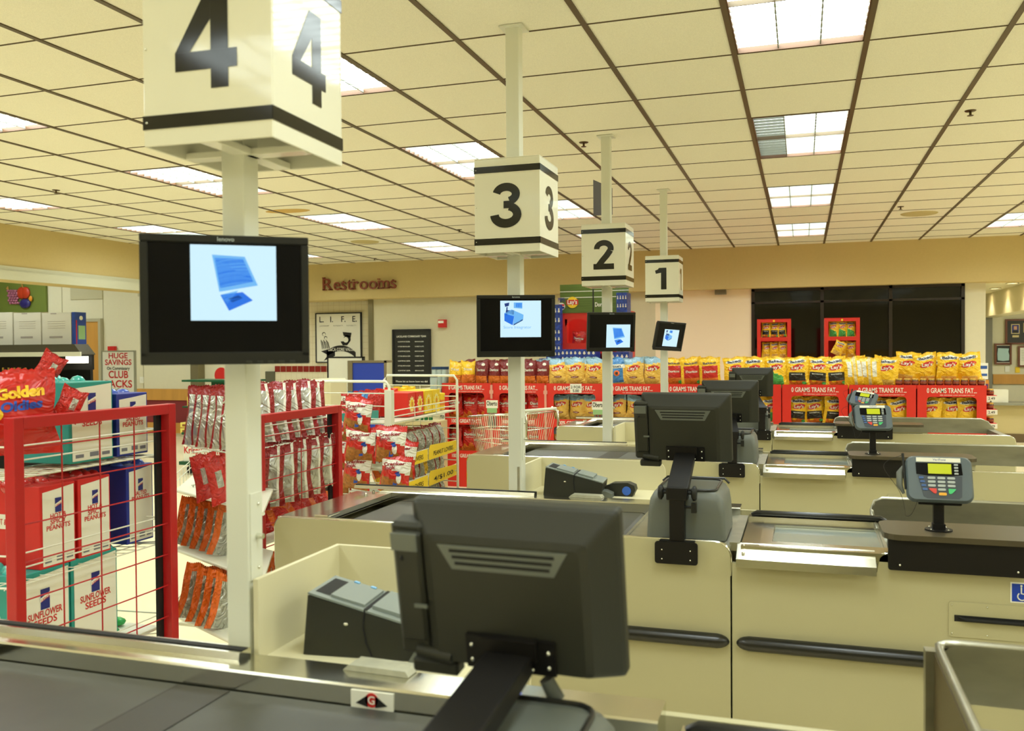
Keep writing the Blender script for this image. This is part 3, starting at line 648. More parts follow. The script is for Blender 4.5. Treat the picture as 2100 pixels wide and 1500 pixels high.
# ------------------------------------------------------------------ payment terminals
M_TERM = mat('blue grey terminal plastic', (92, 104, 110), .4)
M_TERMD = mat('dark terminal keypad', (62, 70, 80), .4)
M_LCD = mat('yellow green lcd', (178, 186, 20), .3, emit=((170, 180, 10), .35))
M_KEY = mat('light grey key', (176, 184, 182), .4)
def terminal(n, x, y, z, yaw, tilt, roll=0):
    t = thing('payment_terminal', 'blue-grey card payment terminal with yellow-green display at lane %d, %s' % (n, {3: 'nearest one', 2: 'middle one', 1: 'turned aside, farthest'}[n]), 'payment terminal', (x, y, .980), 0, 'card payment terminals')
    m = MB(); m.lathe([(.042, 0), (.042, .004)], n=20); m.box(-.019, .019, -.014, .02, .0, .022); br_ = obj('base_ring', m, [M_BLK], t)
    m = MB()
    for k in range(4): a = R(45 + 90 * k); m.sphere((.036 * math.cos(a), .036 * math.sin(a), .005), .003, 0, 6, 4)
    obj('base_screws', m, [M_SCREW], br_)
    m = MB(); m.box(-.016, .016, -.008, .022, .0, z - .98 - .04); obj('post', m, [M_BLK], t, bevel=.003)
    Mx = Matrix.Translation((0, 0, z - .98)) @ Matrix.Rotation(R(yaw), 4, 'Z') @ Matrix.Rotation(R(-tilt), 4, 'X') @ Matrix.Rotation(R(roll), 4, 'Y') @ Matrix.Scale(1.08, 4)
    m = MB(); m.box(-.058, .062, .012, .026, -.072, .02, 0, Mx); obj('back_plate', m, [M_BLK], t, bevel=.003)
    def ring(w, h0, h1, y_, r): return [(xx, y_, zz) for xx, zz in rrect(-w, w, h0, h1, r, 5)]
    rings = [ring(.086, -.066, .066, .012, .022), ring(.092, -.071, .071, .0, .024), ring(.092, -.071, .071, -.008, .024), ring(.086, -.066, .066, -.017, .02)]
    k = len(rings[0]); vs = [p for r_ in rings for p in r_]; fs = []
    for i in range(3):
        for q in range(k): fs.append([i * k + q, i * k + (q + 1) % k, (i + 1) * k + (q + 1) % k, (i + 1) * k + q])
    m = MB(); m.add(vs, fs, 0, True, Mx); m.add(rings[-1], [list(range(k))], 0, False, Mx); m.add(rings[0], [list(range(k - 1, -1, -1))], 0, False, Mx); obj('body', m, [M_TERM], t)
    m = MB(); m.box(-.062, .060, -.0185, -.016, .051, .064, 0, Mx); m.text('VeriFone', (.002, -.019, .055), (1, 0, 0), (0, 0, 1), .007, 1, .0, True, None, lambda q: Mx @ q)
    obj('name_strip', m, [M_PWHT, M_NAVY], t)
    m = MB(); m.prism([(-.064, .048), (.062, .048), (.064, .012), (.03, .008), (-.03, .008), (-.063, .012)], -.0182, -.016, 'y', 0, Mx); dw_ = obj('display_window', m, [M_SCR], t)
    m = MB(); m.box(-.030, .034, -.019, -.0175, .014, .045, 0, Mx); obj('lcd', m, [M_LCD], dw_)
    m = MB(); m.prism([(-.060, .008), (.062, .008), (.058, -.056), (.05, -.062), (-.036, -.062), (-.046, -.056)], -.0178, -.016, 'y', 0, Mx); kp_ = obj('keypad', m, [M_TERMD], t)
    def key(cx_, cz_, w, h, mt, nm='key', pts=None):
        m = MB(); m.prism([(cx_ + a * w / 2, cz_ + b * h / 2) for a, b in (pts or [(-.8, -1), (.8, -1), (1, -.6), (1, .6), (.8, 1), (-.8, 1), (-1, .6), (-1, -.6)])], -.0205, -.017, 'y', 0, Mx); return obj(nm, m, [mt], kp_)
    for c in range(3):
        for r_ in range(4):
            if r_ == 3 and c != 1: continue
            key(-.022 + c * .0268, .0005 - r_ * .0118, .021, .0072, M_KEY)
    for r_ in range(4): key(-.050 + r_ * .003, .0005 - r_ * .0118, .013, .0066, mat('blue key', (62, 98, 160), .4))
    for r_ in range(4): key(.047, .043 - r_ * .0092, .011, .005, M_KEY)
    key(-.020, -.0400, .021, .016, mat('red key', (222, 66, 56), .4), 'cancel_key', [(-1, 1), (1, 1), (.95, -.6), (.7, -1), (.2, -.8), (-.8, .5)])
    key(.0330, -.0400, .021, .016, mat('green key', (72, 196, 122), .4), 'enter_key', [(-1, 1), (1, 1), (.8, .5), (-.1, -.8), (-.7, -1), (-.95, -.6)])
    key(.0065, -.0485, .021, .0085, mat('amber key', (240, 176, 52), .4), 'clear_key')
    m = MB(); m.tube([Mx @ Vector(q) for q in ((-.094, .005, .045), (-.108, .0, .02), (-.110, .0, -.02), (-.098, .004, -.045))], [.004, .010, .010, .004], 8); obj('pen_holder', m, [M_GRAYM], t)
    m = MB(); m.tube([Mx @ Vector(q) for q in ((-.098, -.008, .078), (-.094, -.008, -.035))], [.0045, .0035], 8); obj('stylus', m, [M_BEZ], t)
    m = MB(); pts = []
    for i in range(21):
        a = i / 20; pts.append(Mx @ Vector((-.097 - .045 * math.sin(math.pi * a) - .02 * math.sin(2 * math.pi * a), -.006, .074 - .19 * a + .03 * math.sin(math.pi * a))))
    for i in range(1, 9): a = i / 8; pts.append(pts[20] + Vector((.035 * a, 0, -.006 * math.sin(math.pi * a) + .05 * a * a)))
    m.tube(pts, .0008, 5); obj('stylus_cord', m, [M_BEZ], t)
    return t
q = atY(1925, 985, 3.19); terminal(3, q.x, 3.19, q.z, 0, 24)
q = atY(1790, 858, 5.37); terminal(2, q.x, 5.37, q.z, 6, 30)
q = atY(1771, 820, 7.55); terminal(1, q.x, 7.55, q.z, -6, 46, 12)

# ------------------------------------------------------------------ poles, number signs, customer displays
POLE = {4: (-1.172, 1.684), 3: (-1.237, 3.866), 2: (-1.272, 6.03), 1: (-1.205, 8.23)}
SIGNC = {4: (-1.150, 1.684), 3: (-1.222, 3.85), 2: (-1.262, 6.02), 1: (-1.200, 8.22)}
for n in (4, 3, 2, 1):
    x, y = POLE[n]; s = .031 if n != 4 else .028
    t = thing('lane_pole', 'cream square steel pole carrying the number %d sign' % n, 'pole', (x, y, 0), 0, 'lane poles')
    m = MB(); m.box(-s, s, -s, s, .0, CH - .004); obj('shaft', m, [M_POLE], t, bevel=.003)
    m = MB(); m.box(-.055, .055, -.055, .055, CH - .008, CH - .002); obj('ceiling_flange', m, [M_POLE], t)
    m = MB(); m.box(s, s + .003, -.022, .020, 1.08, 1.27); sv_ = obj('service_plate', m, [M_POLE], t)
    m = MB()
    for z in (1.105, 1.245): m.sphere((s + .004, .005, z), .004, 0, 8, 4)
    m.tube([(s, .0, 1.175), (s + .02, .0, 1.175)], .006, 8); obj('plate_bolts', m, [M_SCREW], sv_)
def digit(n):
    # outline points in a 1 x 1.4 box, as a list of convex-ish polygons
    def strip(c, w0, w1):  # ribbon along points with half widths
        L, Rr = [], []
        for i, p in enumerate(c):
            a = Vector(c[max(i - 1, 0)]); b = Vector(c[min(i + 1, len(c) - 1)]); d = (b - a).normalized(); nrm = Vector((-d.y, d.x)); w = w0 + (w1 - w0) * i / (len(c) - 1)
            L.append(Vector(p) + nrm * w); Rr.append(Vector(p) - nrm * w)
        return [[L[i], L[i + 1], Rr[i + 1], Rr[i]] for i in range(len(c) - 1)]
    if n == 4: return [[(.58, 0), (.86, 0), (.86, .28), (.58, .28)], [(.0, .28), (1.0, .28), (1.0, .55), (.0, .55)], [(.58, .55), (.86, .55), (.86, 1.4), (.58, 1.4)], [(.0, .55), (.24, .55), (.58, 1.0), (.58, 1.4), (.5, 1.4)]]
    if n == 1: return [[(.42, 0), (.76, 0), (.76, 1.4), (.42, 1.4)], [(.10, 1.02), (.42, 1.08), (.42, 1.4), (.30, 1.4), (.22, 1.3), (.05, 1.23)]]
    if n == 2:
        c = [(.52 + .33 * math.cos(R(a)), 1.0 + .27 * math.sin(R(a))) for a in range(185, -31, -12)]
        c2 = [c[-1], (.66, .66), (.45, .42), (.24, .14)]
        return strip(c, .13, .14) + strip(c2, .145, .14) + [[(.03, 0), (1.0, 0), (1.0, .27), (.03, .27)]]
    c = [(.48 + .31 * math.cos(R(a)), 1.04 + .23 * math.sin(R(a))) for a in range(170, -71, -12)]
    c2 = [(.47 + .36 * math.cos(R(a)), .40 + .27 * math.sin(R(a))) for a in range(72, -182, -12)]
    return strip(c, .125, .13) + strip(c2, .13, .14) + [[(.40, .60), (.62, .60), (.62, .83), (.40, .83)]]
for n in (4, 3, 2, 1):
    x, y = SIGNC[n]; z0 = CZ + .425; H = .41; h = .15
    t = thing('lane_number_sign', 'white box sign with black number %d and black stripes, on its pole' % n, 'sign', (x, y, z0), R(2.0 if n == 4 else 0), 'lane number signs')
    m = MB()
    for a, b, c, d in ((-h, h, -h, -h + .005), (-h, h, h - .005, h), (-h, -h + .005, -h + .005, h - .005), (h - .005, h, -h + .005, h - .005)): m.box(a, b, c, d, 0, H)
    m.box(-h, h, -h, h, H, H + .004)
    m.box(-h + .005, h - .005, -.02, .02, .0, .015); m.box(-.02, .02, -h + .005, h - .005, .0, .015)
    obj('sign_box', m, [M_SIGN], t, bevel=.0025)
    e = .0015
    for z in (.035, H - .06):
        m = MB()
        for k in range(4): m.box(-h - e, h + e, -h - e, -h, z, z + .028, 0, Matrix.Rotation(R(90 * k), 4, 'Z'))
        obj('stripe', m, [M_SBLK], t)
    for k in range(4):
        m = MB()
        T = Matrix.Rotation(R(90 * k), 4, 'Z')
        for pi_, poly in enumerate(digit(n)):
            pts = [(-.072 + p[0] * .144 if n != 1 else -.068 + p[0] * .144, .108 + p[1] * .195 / 1.4) for p in poly]
            yy = -h - .001 - .00004 * pi_
            m.add([(p[0], yy, p[1]) for p in pts], [list(range(len(pts)))], 0, False, T)
        obj('number', m, [M_SBLK], t)
    m = MB()
    for z in (.049, .20, H - .046): m.sphere((-h + .008, -h - .001, z), .0028, 0, 8, 4)
    obj('sign_rivets', m, [M_SCREW], t)
M_IMG = mat('lit screen image', (20, 24, 26), .3, emit=((205, 240, 255), 1.0))
M_IB1 = mat('screen blue', (4, 10, 24), .3, emit=((20, 112, 228), 1.0))
M_IB2 = mat('screen light blue', (10, 14, 24), .3, emit=((110, 184, 244), 1.0))
M_IB3 = mat('screen dark blue', (4, 6, 20), .3, emit=((10, 50, 120), 1.0))
def cust_monitor(n, c, yaw, tilt, roll, W, H, img, kind):
    t = thing('customer_display', 'black flat customer display on the sign %d pole, %s' % (n, {4: 'nearest, with large blue laptop picture', 3: 'cash register picture on screen', 2: 'blue laptop picture at lower right', 1: 'smallest and slanted'}[n]), 'monitor', c, 0, 'customer displays')
    Mx = Matrix.Rotation(R(yaw), 4, 'Z') @ Matrix.Rotation(R(tilt), 4, 'X') @ Matrix.Rotation(R(roll), 4, 'Y')
    w, h = W / 2, H / 2; b = .016
    m = MB()
    for a0, a1, c0, c1 in ((-w, w, h - b, h), (-w, w, -h, -h + b + .010), (-w, -w + b, -h + b, h - b), (w - b, w, -h + b, h - b)): m.cbox(a0, a1, -.010, .012, c0, c1, .002, 0, Mx)
    m.cbox(-w + .01, w - .01, .008, .035, -h + .01, h - .01, .006, 0, Mx); bz_ = obj('bezel', m, [M_BEZ], t)
    m = MB(); m.box(-w + b - .001, w - b + .001, -.006, .008, -h + b + .009, h - b + .001, 0, Mx); sc_ = obj('screen', m, [M_SCR], t)
    m = MB(); m.text('lenovo', (0, -.0105, h - .0125), (1, 0, 0), (0, 0, 1), .009, 0, .01, True, None, lambda q: Mx @ q); obj('maker_name', m, [M_KEY], bz_)
    m = MB()
    for k in range(5): m.cbox(w - .13 + k * .022, w - .118 + k * .022, -.012, -.009, -h + .002, -h + .007, .001, 0, Mx)
    obj('buttons', m, [M_GRAY], bz_)
    x0, x1 = -w + W * img[0], -w + W * img[1]; z1, z0 = h - H * img[2], h - H * img[3]
    m = MB(); m.box(x0, x1, -.0068, -.006, z0, z1, 0, Mx)
    P = lambda a, b_: Mx @ Vector((x0 + (x1 - x0) * a, -.0075, z0 + (z1 - z0) * b_))
    def poly(pts, mi): m.add([P(*p) for p in pts], [list(range(len(pts)))], mi)
    if kind == 'laptop':
        poly([(.25, .87), (.63, .85), (.78, .47), (.33, .38)], 2); poly([(.28, .83), (.61, .82), (.73, .52), (.34, .43)], 1)
        poly([(.55, .40), (.34, .34), (.42, .22)], 2); poly([(.34, .34), (.60, .38), (.72, .27), (.44, .13)], 1); poly([(.43, .29), (.55, .34), (.60, .30), (.48, .24)], 3)
    else:
        poly([(.10, .92), (.22, .95), (.21, .86), (.12, .83)], 3); poly([(.15, .82), (.18, .84), (.17, .6), (.14, .6)], 3); poly([(.33, .95), (.54, .95), (.54, .78), (.33, .80)], 2); poly([(.38, .93), (.53, .93), (.53, .81), (.38, .82)], 1)
        poly([(.10, .66), (.34, .58), (.30, .33), (.10, .45)], 1); poly([(.10, .66), (.28, .76), (.56, .62), (.34, .56)], 2); poly([(.34, .57), (.57, .62), (.56, .48), (.31, .34)], 2); poly([(.14, .74), (.34, .74), (.33, .62), (.13, .66)], 3); poly([(.33, .36), (.55, .50), (.55, .46), (.32, .32)], 3)
        if n == 3: m.text('Store Integrator', P(.08, .24), Mx.to_3x3() @ Vector((1, 0, 0)), Mx.to_3x3() @ Vector((0, 0, 1)), .012, 2, 0, False, (x1 - x0) * .68)
    obj('lit_picture', m, [M_IMG, M_IB1, M_IB2, M_IB3], sc_)
    px, py = POLE[n]; bc = Mx @ Vector((0, .036, 0)); e = Vector((px, py - .031, c[2])) - Vector(c)
    m = MB(); m.box(-.04, .04, .033, .042, -.04, .04, 0, Mx); m.tube([bc, Vector((e.x, e.y, bc.z))], .014, 8); m.box(e.x - .03, e.x + .03, e.y - .006, e.y, -.06, .06); obj('pole_bracket', m, [M_BLK], t)
cust_monitor(4, (-1.142, 1.588, CZ + .108), 34.6, 0, 0, .335, .268, (.29, .80, .075, .66), 'laptop')
q = atY(1058, 669, 3.74); cust_monitor(3, tuple(q), 22, 4, 0, .345, .272, (.30, .82, .09, .68), 'register')
q = atY(1253, 681, 5.90); cust_monitor(2, tuple(q), 30, 6, 0, .335, .262, (.40, .90, .31, .92), 'laptop')
q = atY(1373, 690, 8.10); cust_monitor(1, tuple(q), 50, 12, 3, .335, .262, (.28, .80, .26, .85), 'register')
# ------------------------------------------------------------------ chip bags
BAGM = {
 'yel': mat('yellow foil bag', (255, 204, 40), .25, coat=.3), 'gold': mat('golden foil bag', (246, 200, 92), .28, coat=.3),
 'ltb': mat('light blue foil', (150, 190, 214), .28, coat=.3), 'red': mat('red foil', (206, 32, 24), .28, coat=.3),
 'mar': mat('maroon foil', (122, 18, 22), .28, coat=.3), 'blk': mat('black foil', (28, 24, 20), .3, coat=.3),
 'org': mat('orange foil', (232, 104, 24), .3, coat=.3), 'grn': mat('green print', (84, 176, 84), .4),
 'wht': mat('white foil', (238, 236, 222), .3, coat=.2), 'sil': mat('silver foil back', (186, 186, 176), .3, metal=.5),
 'nav': mat('navy ink', (44, 50, 84), .4), 'chip': mat('printed chips', (232, 190, 90), .45, noise=(60, .18)),
 'nut': mat('printed caramel corn', (176, 112, 40), .5, noise=(55, .35)), 'ochip': mat('printed orange chips', (226, 120, 34), .45, noise=(60, .2)),
 'blu': mat('sky blue foil', (60, 130, 196), .3, coat=.2), 'mascot': mat('blue ink', (40, 84, 190), .4),
 'roy': mat('royal blue foil', (34, 44, 150), .3, coat=.2), 'cream': mat('cream foil', (232, 214, 160), .35), 'dred': mat('dark red ink', (150, 24, 26), .35),
}
for _k, _m in BAGM.items():
    _nt = _m.node_tree; _b = _nt.nodes['Principled BSDF']; _tc = _nt.nodes.new('ShaderNodeTexCoord'); _n = _nt.nodes.new('ShaderNodeTexNoise'); _bp = _nt.nodes.new('ShaderNodeBump')
    _n.inputs['Scale'].default_value = 14; _n.inputs['Detail'].default_value = 2; _n.inputs['Distortion'].default_value = 1.5; _bp.inputs['Strength'].default_value = .9; _bp.inputs['Distance'].default_value = .03
    _nt.links.new(_tc.outputs['Object'], _n.inputs['Vector']); _nt.links.new(_n.outputs[0], _bp.inputs['Height']); _nt.links.new(_bp.outputs[0], _b.inputs['Normal'])
def bag(kind, w=.235, h=.31, d=.085, seed=0):
    rnd = random.Random(seed * 77 + 5)
    K = []; 
    def mi(c):
        if c not in K: K.append(c)
        return K.index(c)
    wr = [(rnd.uniform(2, 6), rnd.uniform(0, 6), rnd.uniform(3, 9), rnd.uniform(0, 6), rnd.uniform(.4, 1)) for _ in range(5)]
    lean = rnd.uniform(-.1, .1); skew = rnd.uniform(-.06, .06)
    def T(u, v):
        vc = min(max((v - .05) / .90, 0), 1)
        base = (1 - abs(u) ** 2.6) * max(0, math.sin(math.pi * vc)) ** .55
        n = sum(a5 * math.sin(a1 * u + a2) * math.sin(a3 * v + a4) for a1, a2, a3, a4, a5 in wr) / 5
        cr = math.sin(u * 17 + 3 * v + seed) * .012 * max(0, 1 - 4 * min(vc, 1 - vc))
        edge = min(1, 2.2 * min(vc, 1 - vc) + .0); crs = .10 * math.sin(9 * u + 5 * v + seed) * math.sin(14 * v - 4 * u) * base; return d / 2 * max(.0, base * (1 + .22 * n) + crs) + d * cr * 1.6 + .0015
    def X(u, v): return u * w / 2 * (1 - .11 * math.sin(math.pi * v) + .018 * math.sin(11 * v + seed) * (1 if u > 0 else -1)) + skew * w * (v - .5) * abs(v - .5) * 2
    def P(u, v, e=0.0, back=False):
        z = v * h + h * (.030 * math.sin(u * 2.4 + seed * 2) + .018 * math.sin(u * 7 + seed)) * max(0, (v - .6) / .4) ** 2
        t = T(u, v) + e
        return (X(u, v), (t if back else -t) + lean * w * .15 * math.sin(math.pi * v), z)
    def fcol(u, v, back):
        e = abs(u)
        if kind == 'lays':
            if back: return 'yel' if e > .55 else 'wht' if .3 < v < .7 else 'yel'
            return 'ltb' if v > .80 + .05 * math.sin(3 * u) else ('gold' if v > .30 or e > .8 else 'chip')
        if kind in ('baked', 'bbq', 'sour', 'backbaked'):
            if back or kind == 'backbaked':
                if abs(u) < .07: return 'cream'
                return 'wht' if (.3 < e < .62 and .35 < v < .86) else 'yel'
            if kind == 'baked': return 'chip' if (v < .26 and e < .6) else 'yel'
            if kind == 'bbq': return 'blk' if (.24 < v < .52 and e < .72) or (v < .1 and e < .7) else ('ochip' if (.1 <= v <= .24 + .05 * math.sin(5 * u) and e < .8) else 'yel')
            return 'grn' if (v < .46 - .12 * u and e < .8) else 'yel'
        if kind == 'bdor': return ('yel' if v > .74 or e > .78 else ('red' if v > .30 else 'ochip')) if not back else 'yel'
        if kind == 'dor': return ('red' if v > .34 else ('ochip' if v < .30 - .18 * abs(u) + .08 * math.sin(7 * u) else 'red')) if not back else 'red'
        if kind == 'maroon': return 'mar' if v > .42 or e > .85 or back else 'ochip'
        if kind == 'corn': return 'yel' if v > .45 else 'ochip'
        if kind == 'sun': return 'blu' if v > .75 else ('wht' if .62 < v or e > .85 else ('gold' if e > .6 or v < .15 else 'blu'))
        if kind == 'popc':     # white and red bag with caramel corn
            if back: return 'sil' if e < .7 else 'red'
            return 'red' if v > .86 else ('wht' if v > .60 - .1 * u else ('red' if v > .36 - .1 * u else ('nut' if e < .93 else 'red')))
        if kind == 'rback':    # silver back with red edges
            if e > .86: return 'dred'
            if .66 < u < .78: return 'wht'
            if u >= .78: return 'dred'
            if -.55 < u < -.38: return 'dred'
            if u > .58: return 'dred'
            return 'sil' if v < .85 else 'dred'
        if kind == 'oback':
            if v > .86: return 'org'
            if e > .62: return 'yel' if (v < .5 and u < 0) else 'org'
            return 'sil'
        if kind == 'gold': return 'red' if not back else 'red'
        if kind == 'orange': return 'org' if v > .5 or e > .6 else 'red'
        if kind == 'gold2': return 'sil' if (.0 < u < .5 and .35 < v < .75) else 'red'
        return 'red'
    nu, nv = 16, 22; m = MB()
    for back in (False, True):
        vs = []; 
        for j in range(nv + 1):
            for i in range(nu + 1): vs.append(P(-1 + 2 * i / nu, j / nv, 0, back))
        n0 = len(m.v); m.add(vs, [])
        for j in range(nv):
            for i in range(nu):
                a = n0 + j * (nu + 1) + i; q = [a, a + 1, a + nu + 2, a + nu + 1]
                if back: q.reverse()
                m.f.append(q); m.m.append(mi(fcol(-1 + 2 * (i + .5) / nu, (j + .5) / nv, back))); m.sm.append(True)
    # zig-zag seal at the top
    for i in range(nu):
        u0, u1 = -1 + 2 * i / nu, -1 + 2 * (i + 1) / nu
        a, b = Vector(P(u0, 1)), Vector(P(u1, 1)); c = (a + b) / 2 + Vector((0, 0, .006)); m.add([a, b, c], [(0, 1, 2)], mi(fcol(u0, .99, False)))
    def ell(cu, cv, ru, rv, c, e, n=20, rot=0):
        vs = [P(cu, cv, e)]; fs = []
        for k in (1, 2, 3):
            for i in range(n):
                a = 2 * math.pi * i / n; x, z = ru * k / 3 * math.cos(a), rv * k / 3 * math.sin(a)
                vs.append(P(cu + x * math.cos(rot) - z * math.sin(rot) * 1.5, cv + x * math.sin(rot) * .66 + z * math.cos(rot), e))
        for i in range(n): fs.append([0, 1 + i, 1 + (i + 1) % n])
        for k in (0, 1):
            for i in range(n): a = 1 + k * n; fs.append([a + i, a + n + i, a + n + (i + 1) % n, a + (i + 1) % n])
        m.add(vs, fs, mi(c), True)
    def word(s, cu, cv, wu, hv, c, e, bold=.02, slope=0.0):
        vs, fs, tw = TXT(s, bold); nv = [P(cu + (x / tw - .5) * wu, cv + y * hv + slope * (x / tw - .5), e) for x, y in vs]; m.add(nv, fs, mi(c))
    def lays(cv, s=1.0):
        ell(0, cv, .46 * s, .088 * s, 'yel', .0012); ell(0, cv, .52 * s, .07 * s, 'red', .002, rot=.12); word("Lay's", 0, cv - .04 * s, .76 * s, .085 * s, 'wht', .0034, .03, .02)
    if kind == 'lays': lays(.64, 1.35); ell(0, .33, .42, .034, 'dred', .002); word('CLASSIC', 0, .315, .6, .03, 'wht', .0032)
    if kind in ('baked', 'bbq', 'sour'):
        ell(0, .85, .80, .062, 'wht', .0012, 20, .05); word('Baked!', 0, .815, 1.25, .085, 'nav', .0026, .05, .02); lays(.64 if kind == 'baked' else .66, 1.25)
        if kind != 'baked': ell(.58, .16, .2, .055, 'grn', .002)
        if kind == 'bbq': word('BARBECUE', 0, .42, 1.0, .035, 'wht', .002)
    if kind == 'bdor': word('Baked!', 0, .78, 1.2, .075, 'nav', .0024, .03); word('Doritos', 0, .50, 1.15, .075, 'wht', .0024, .04); ell(.62, .17, .22, .06, 'grn', .002)
    if kind == 'dor': word('Doritos', 0, .60, 1.5, .11, 'blk', .0016, .09); word('Doritos', 0, .60, 1.45, .11, 'wht', .0028, .04); word('NACHO CHEESE', 0, .52, .9, .035, 'wht', .002); ell(0, .82, .22, .05, 'org', .0016)
    if kind == 'maroon': word('Doritos', .0, .60, 1.3, .10, 'wht', .0026, .03, .02); ell(.3, .86, .25, .05, 'wht', .0016)
    if kind == 'corn': word('Fritos', 0, .62, 1.2, .11, 'wht', .0026, .03, .02); ell(0, .82, .3, .06, 'gold', .0016)
    if kind == 'sun': ell(0, .46, .30, .10, 'org', .0016); ell(0, .46, .15, .05, 'blk', .0028); word('Sun', 0, .66, .9, .09, 'nav', .002)
    if kind == 'popc':
        word('Cracker', -.05, .735, 1.5, .085, 'dred', .0026, .05, .10); word('Jack', -.3, .625, .85, .085, 'dred', .0026, .05, .05)
        m.add([P(.15, .55, .003), P(.42, .60, .003), P(.28, .20, .003), P(.02, .18, .003)], [(0, 1, 2, 3)], mi('mascot'))
        ell(.42, .40, .16, .14, 'wht', .003); ell(.38, .50, .14, .04, 'mascot', .0042)
    if kind == 'gold':
        ell(-.35, .50, .3, .1, 'yel', .0012); word('Golden', .30, .70, .95, .12, 'yel', .003, .08, .05); word('Oldies', .32, .55, .85, .11, 'mascot', .003, .06, .05); m.add([P(-.9, .5, .004), P(-.58, .53, .004), P(-.56, .70, .004), P(-.88, .67, .004)], [(0, 1, 2, 3)], mi('roy')); word('LANCE', -.73, .57, .3, .05, 'wht', .0055)
    me = bpy.data.meshes.new('chip_bag'); me.from_pydata([tuple(v) for v in m.v], [], m.f)
    for c in K: me.materials.append(BAGM[c])
    me.polygons.foreach_set('material_index', m.m); me.polygons.foreach_set('use_smooth', m.sm); me.update()
    return me
_BM = {}
def bagmesh(kind, var, **k):
    key = (kind, var, tuple(sorted(k.items())))
    if key not in _BM: _BM[key] = bag(kind, seed=var, **k)
    return _BM[key]
BAGD = {'lays': 'yellow chip bag with light blue top', 'baked': 'yellow baked chip bag', 'bbq': 'yellow baked chip bag with black band', 'sour': 'yellow chip bag with green base',
        'backbaked': 'yellow chip bag turned backwards', 'bdor': 'yellow bag with red front panel', 'dor': 'red tortilla chip bag', 'maroon': 'maroon corn chip bag', 'corn': 'yellow orange corn chip bag',
        'sun': 'blue and gold chip bag', 'popc': 'red and white caramel corn bag', 'rback': 'silver-backed dark red bag', 'oback': 'orange and silver bag', 'orange': 'orange snack bag', 'gold2': 'small red packet', 'gold': 'big red cookie bag with yellow lettering'}
def put(kind, loc, label, group, scale=1.0, rot=None, **k):
    o = obj('chip_bag', None, None, data=bagmesh(kind, random.randint(0, 2), **k), loc=loc)
    o.rotation_euler = rot or (R(random.uniform(-7, 3)), R(random.uniform(-6, 6)), R(random.uniform(-14, 16)))
    o.scale = (scale,) * 3 if not isinstance(scale, tuple) else scale
    o['label'] = label; o['category'] = 'bag'; o['group'] = group
    return o

# ------------------------------------------------------------------ red floor displays with chips
YD = 9.6
EX = [-3.99, -3.37, -2.73, -2.07, -1.44, -.82, -.20, .445, 1.075, 1.70]
DN = ['leftmost red display', 'second red display from left', 'third red display from left', 'fourth red display from left', 'fifth red display from left', 'fourth red display from right', 'third red display from right', 'second red display from right', 'rightmost red display']
TOPK = [['corn', 'corn', 'maroon'], ['maroon', 'maroon', 'maroon'], ['maroon', 'maroon', 'lays'], ['lays', 'lays', 'sun'], ['lays', 'lays', 'bdor'], ['bdor', 'bdor', 'baked'], ['bbq', 'bbq', 'bbq'], ['backbaked', 'baked', 'baked'], ['baked', 'baked', 'baked']]
# measured: which bag stands where on top of the row
TOPROW = [(-3.90, 'corn'), (-3.70, 'corn'), (-3.50, 'maroon'), (-3.26, 'maroon'), (-3.05, 'maroon'), (-2.86, 'maroon'), (-2.82 + .17, 'maroon'), (-2.40, 'lays'), (-2.17, 'lays'), (-1.93, 'lays'), (-1.72, 'sun'), (-1.52, 'lays'), (-1.30, 'lays'), (-1.10, 'bdor'), (-.91, 'bdor'), (-.71, 'bdor'), (-.47, 'baked'), (-.27, 'baked'), (-.09, 'sour'), (.14, 'bbq'), (.345, 'bbq'), (.55, 'bbq'), (.77, 'backbaked'), (.98, 'backbaked')]
WINK = ['dor', 'dor', 'lays', 'lays', 'lays', 'sour', 'bbq', 'baked', 'baked']
SHORT = {'dor': 'red chip bag', 'lays': 'yellow chip bag', 'sour': 'green and yellow bag', 'bbq': 'black banded bag', 'baked': 'plain yellow bag'}
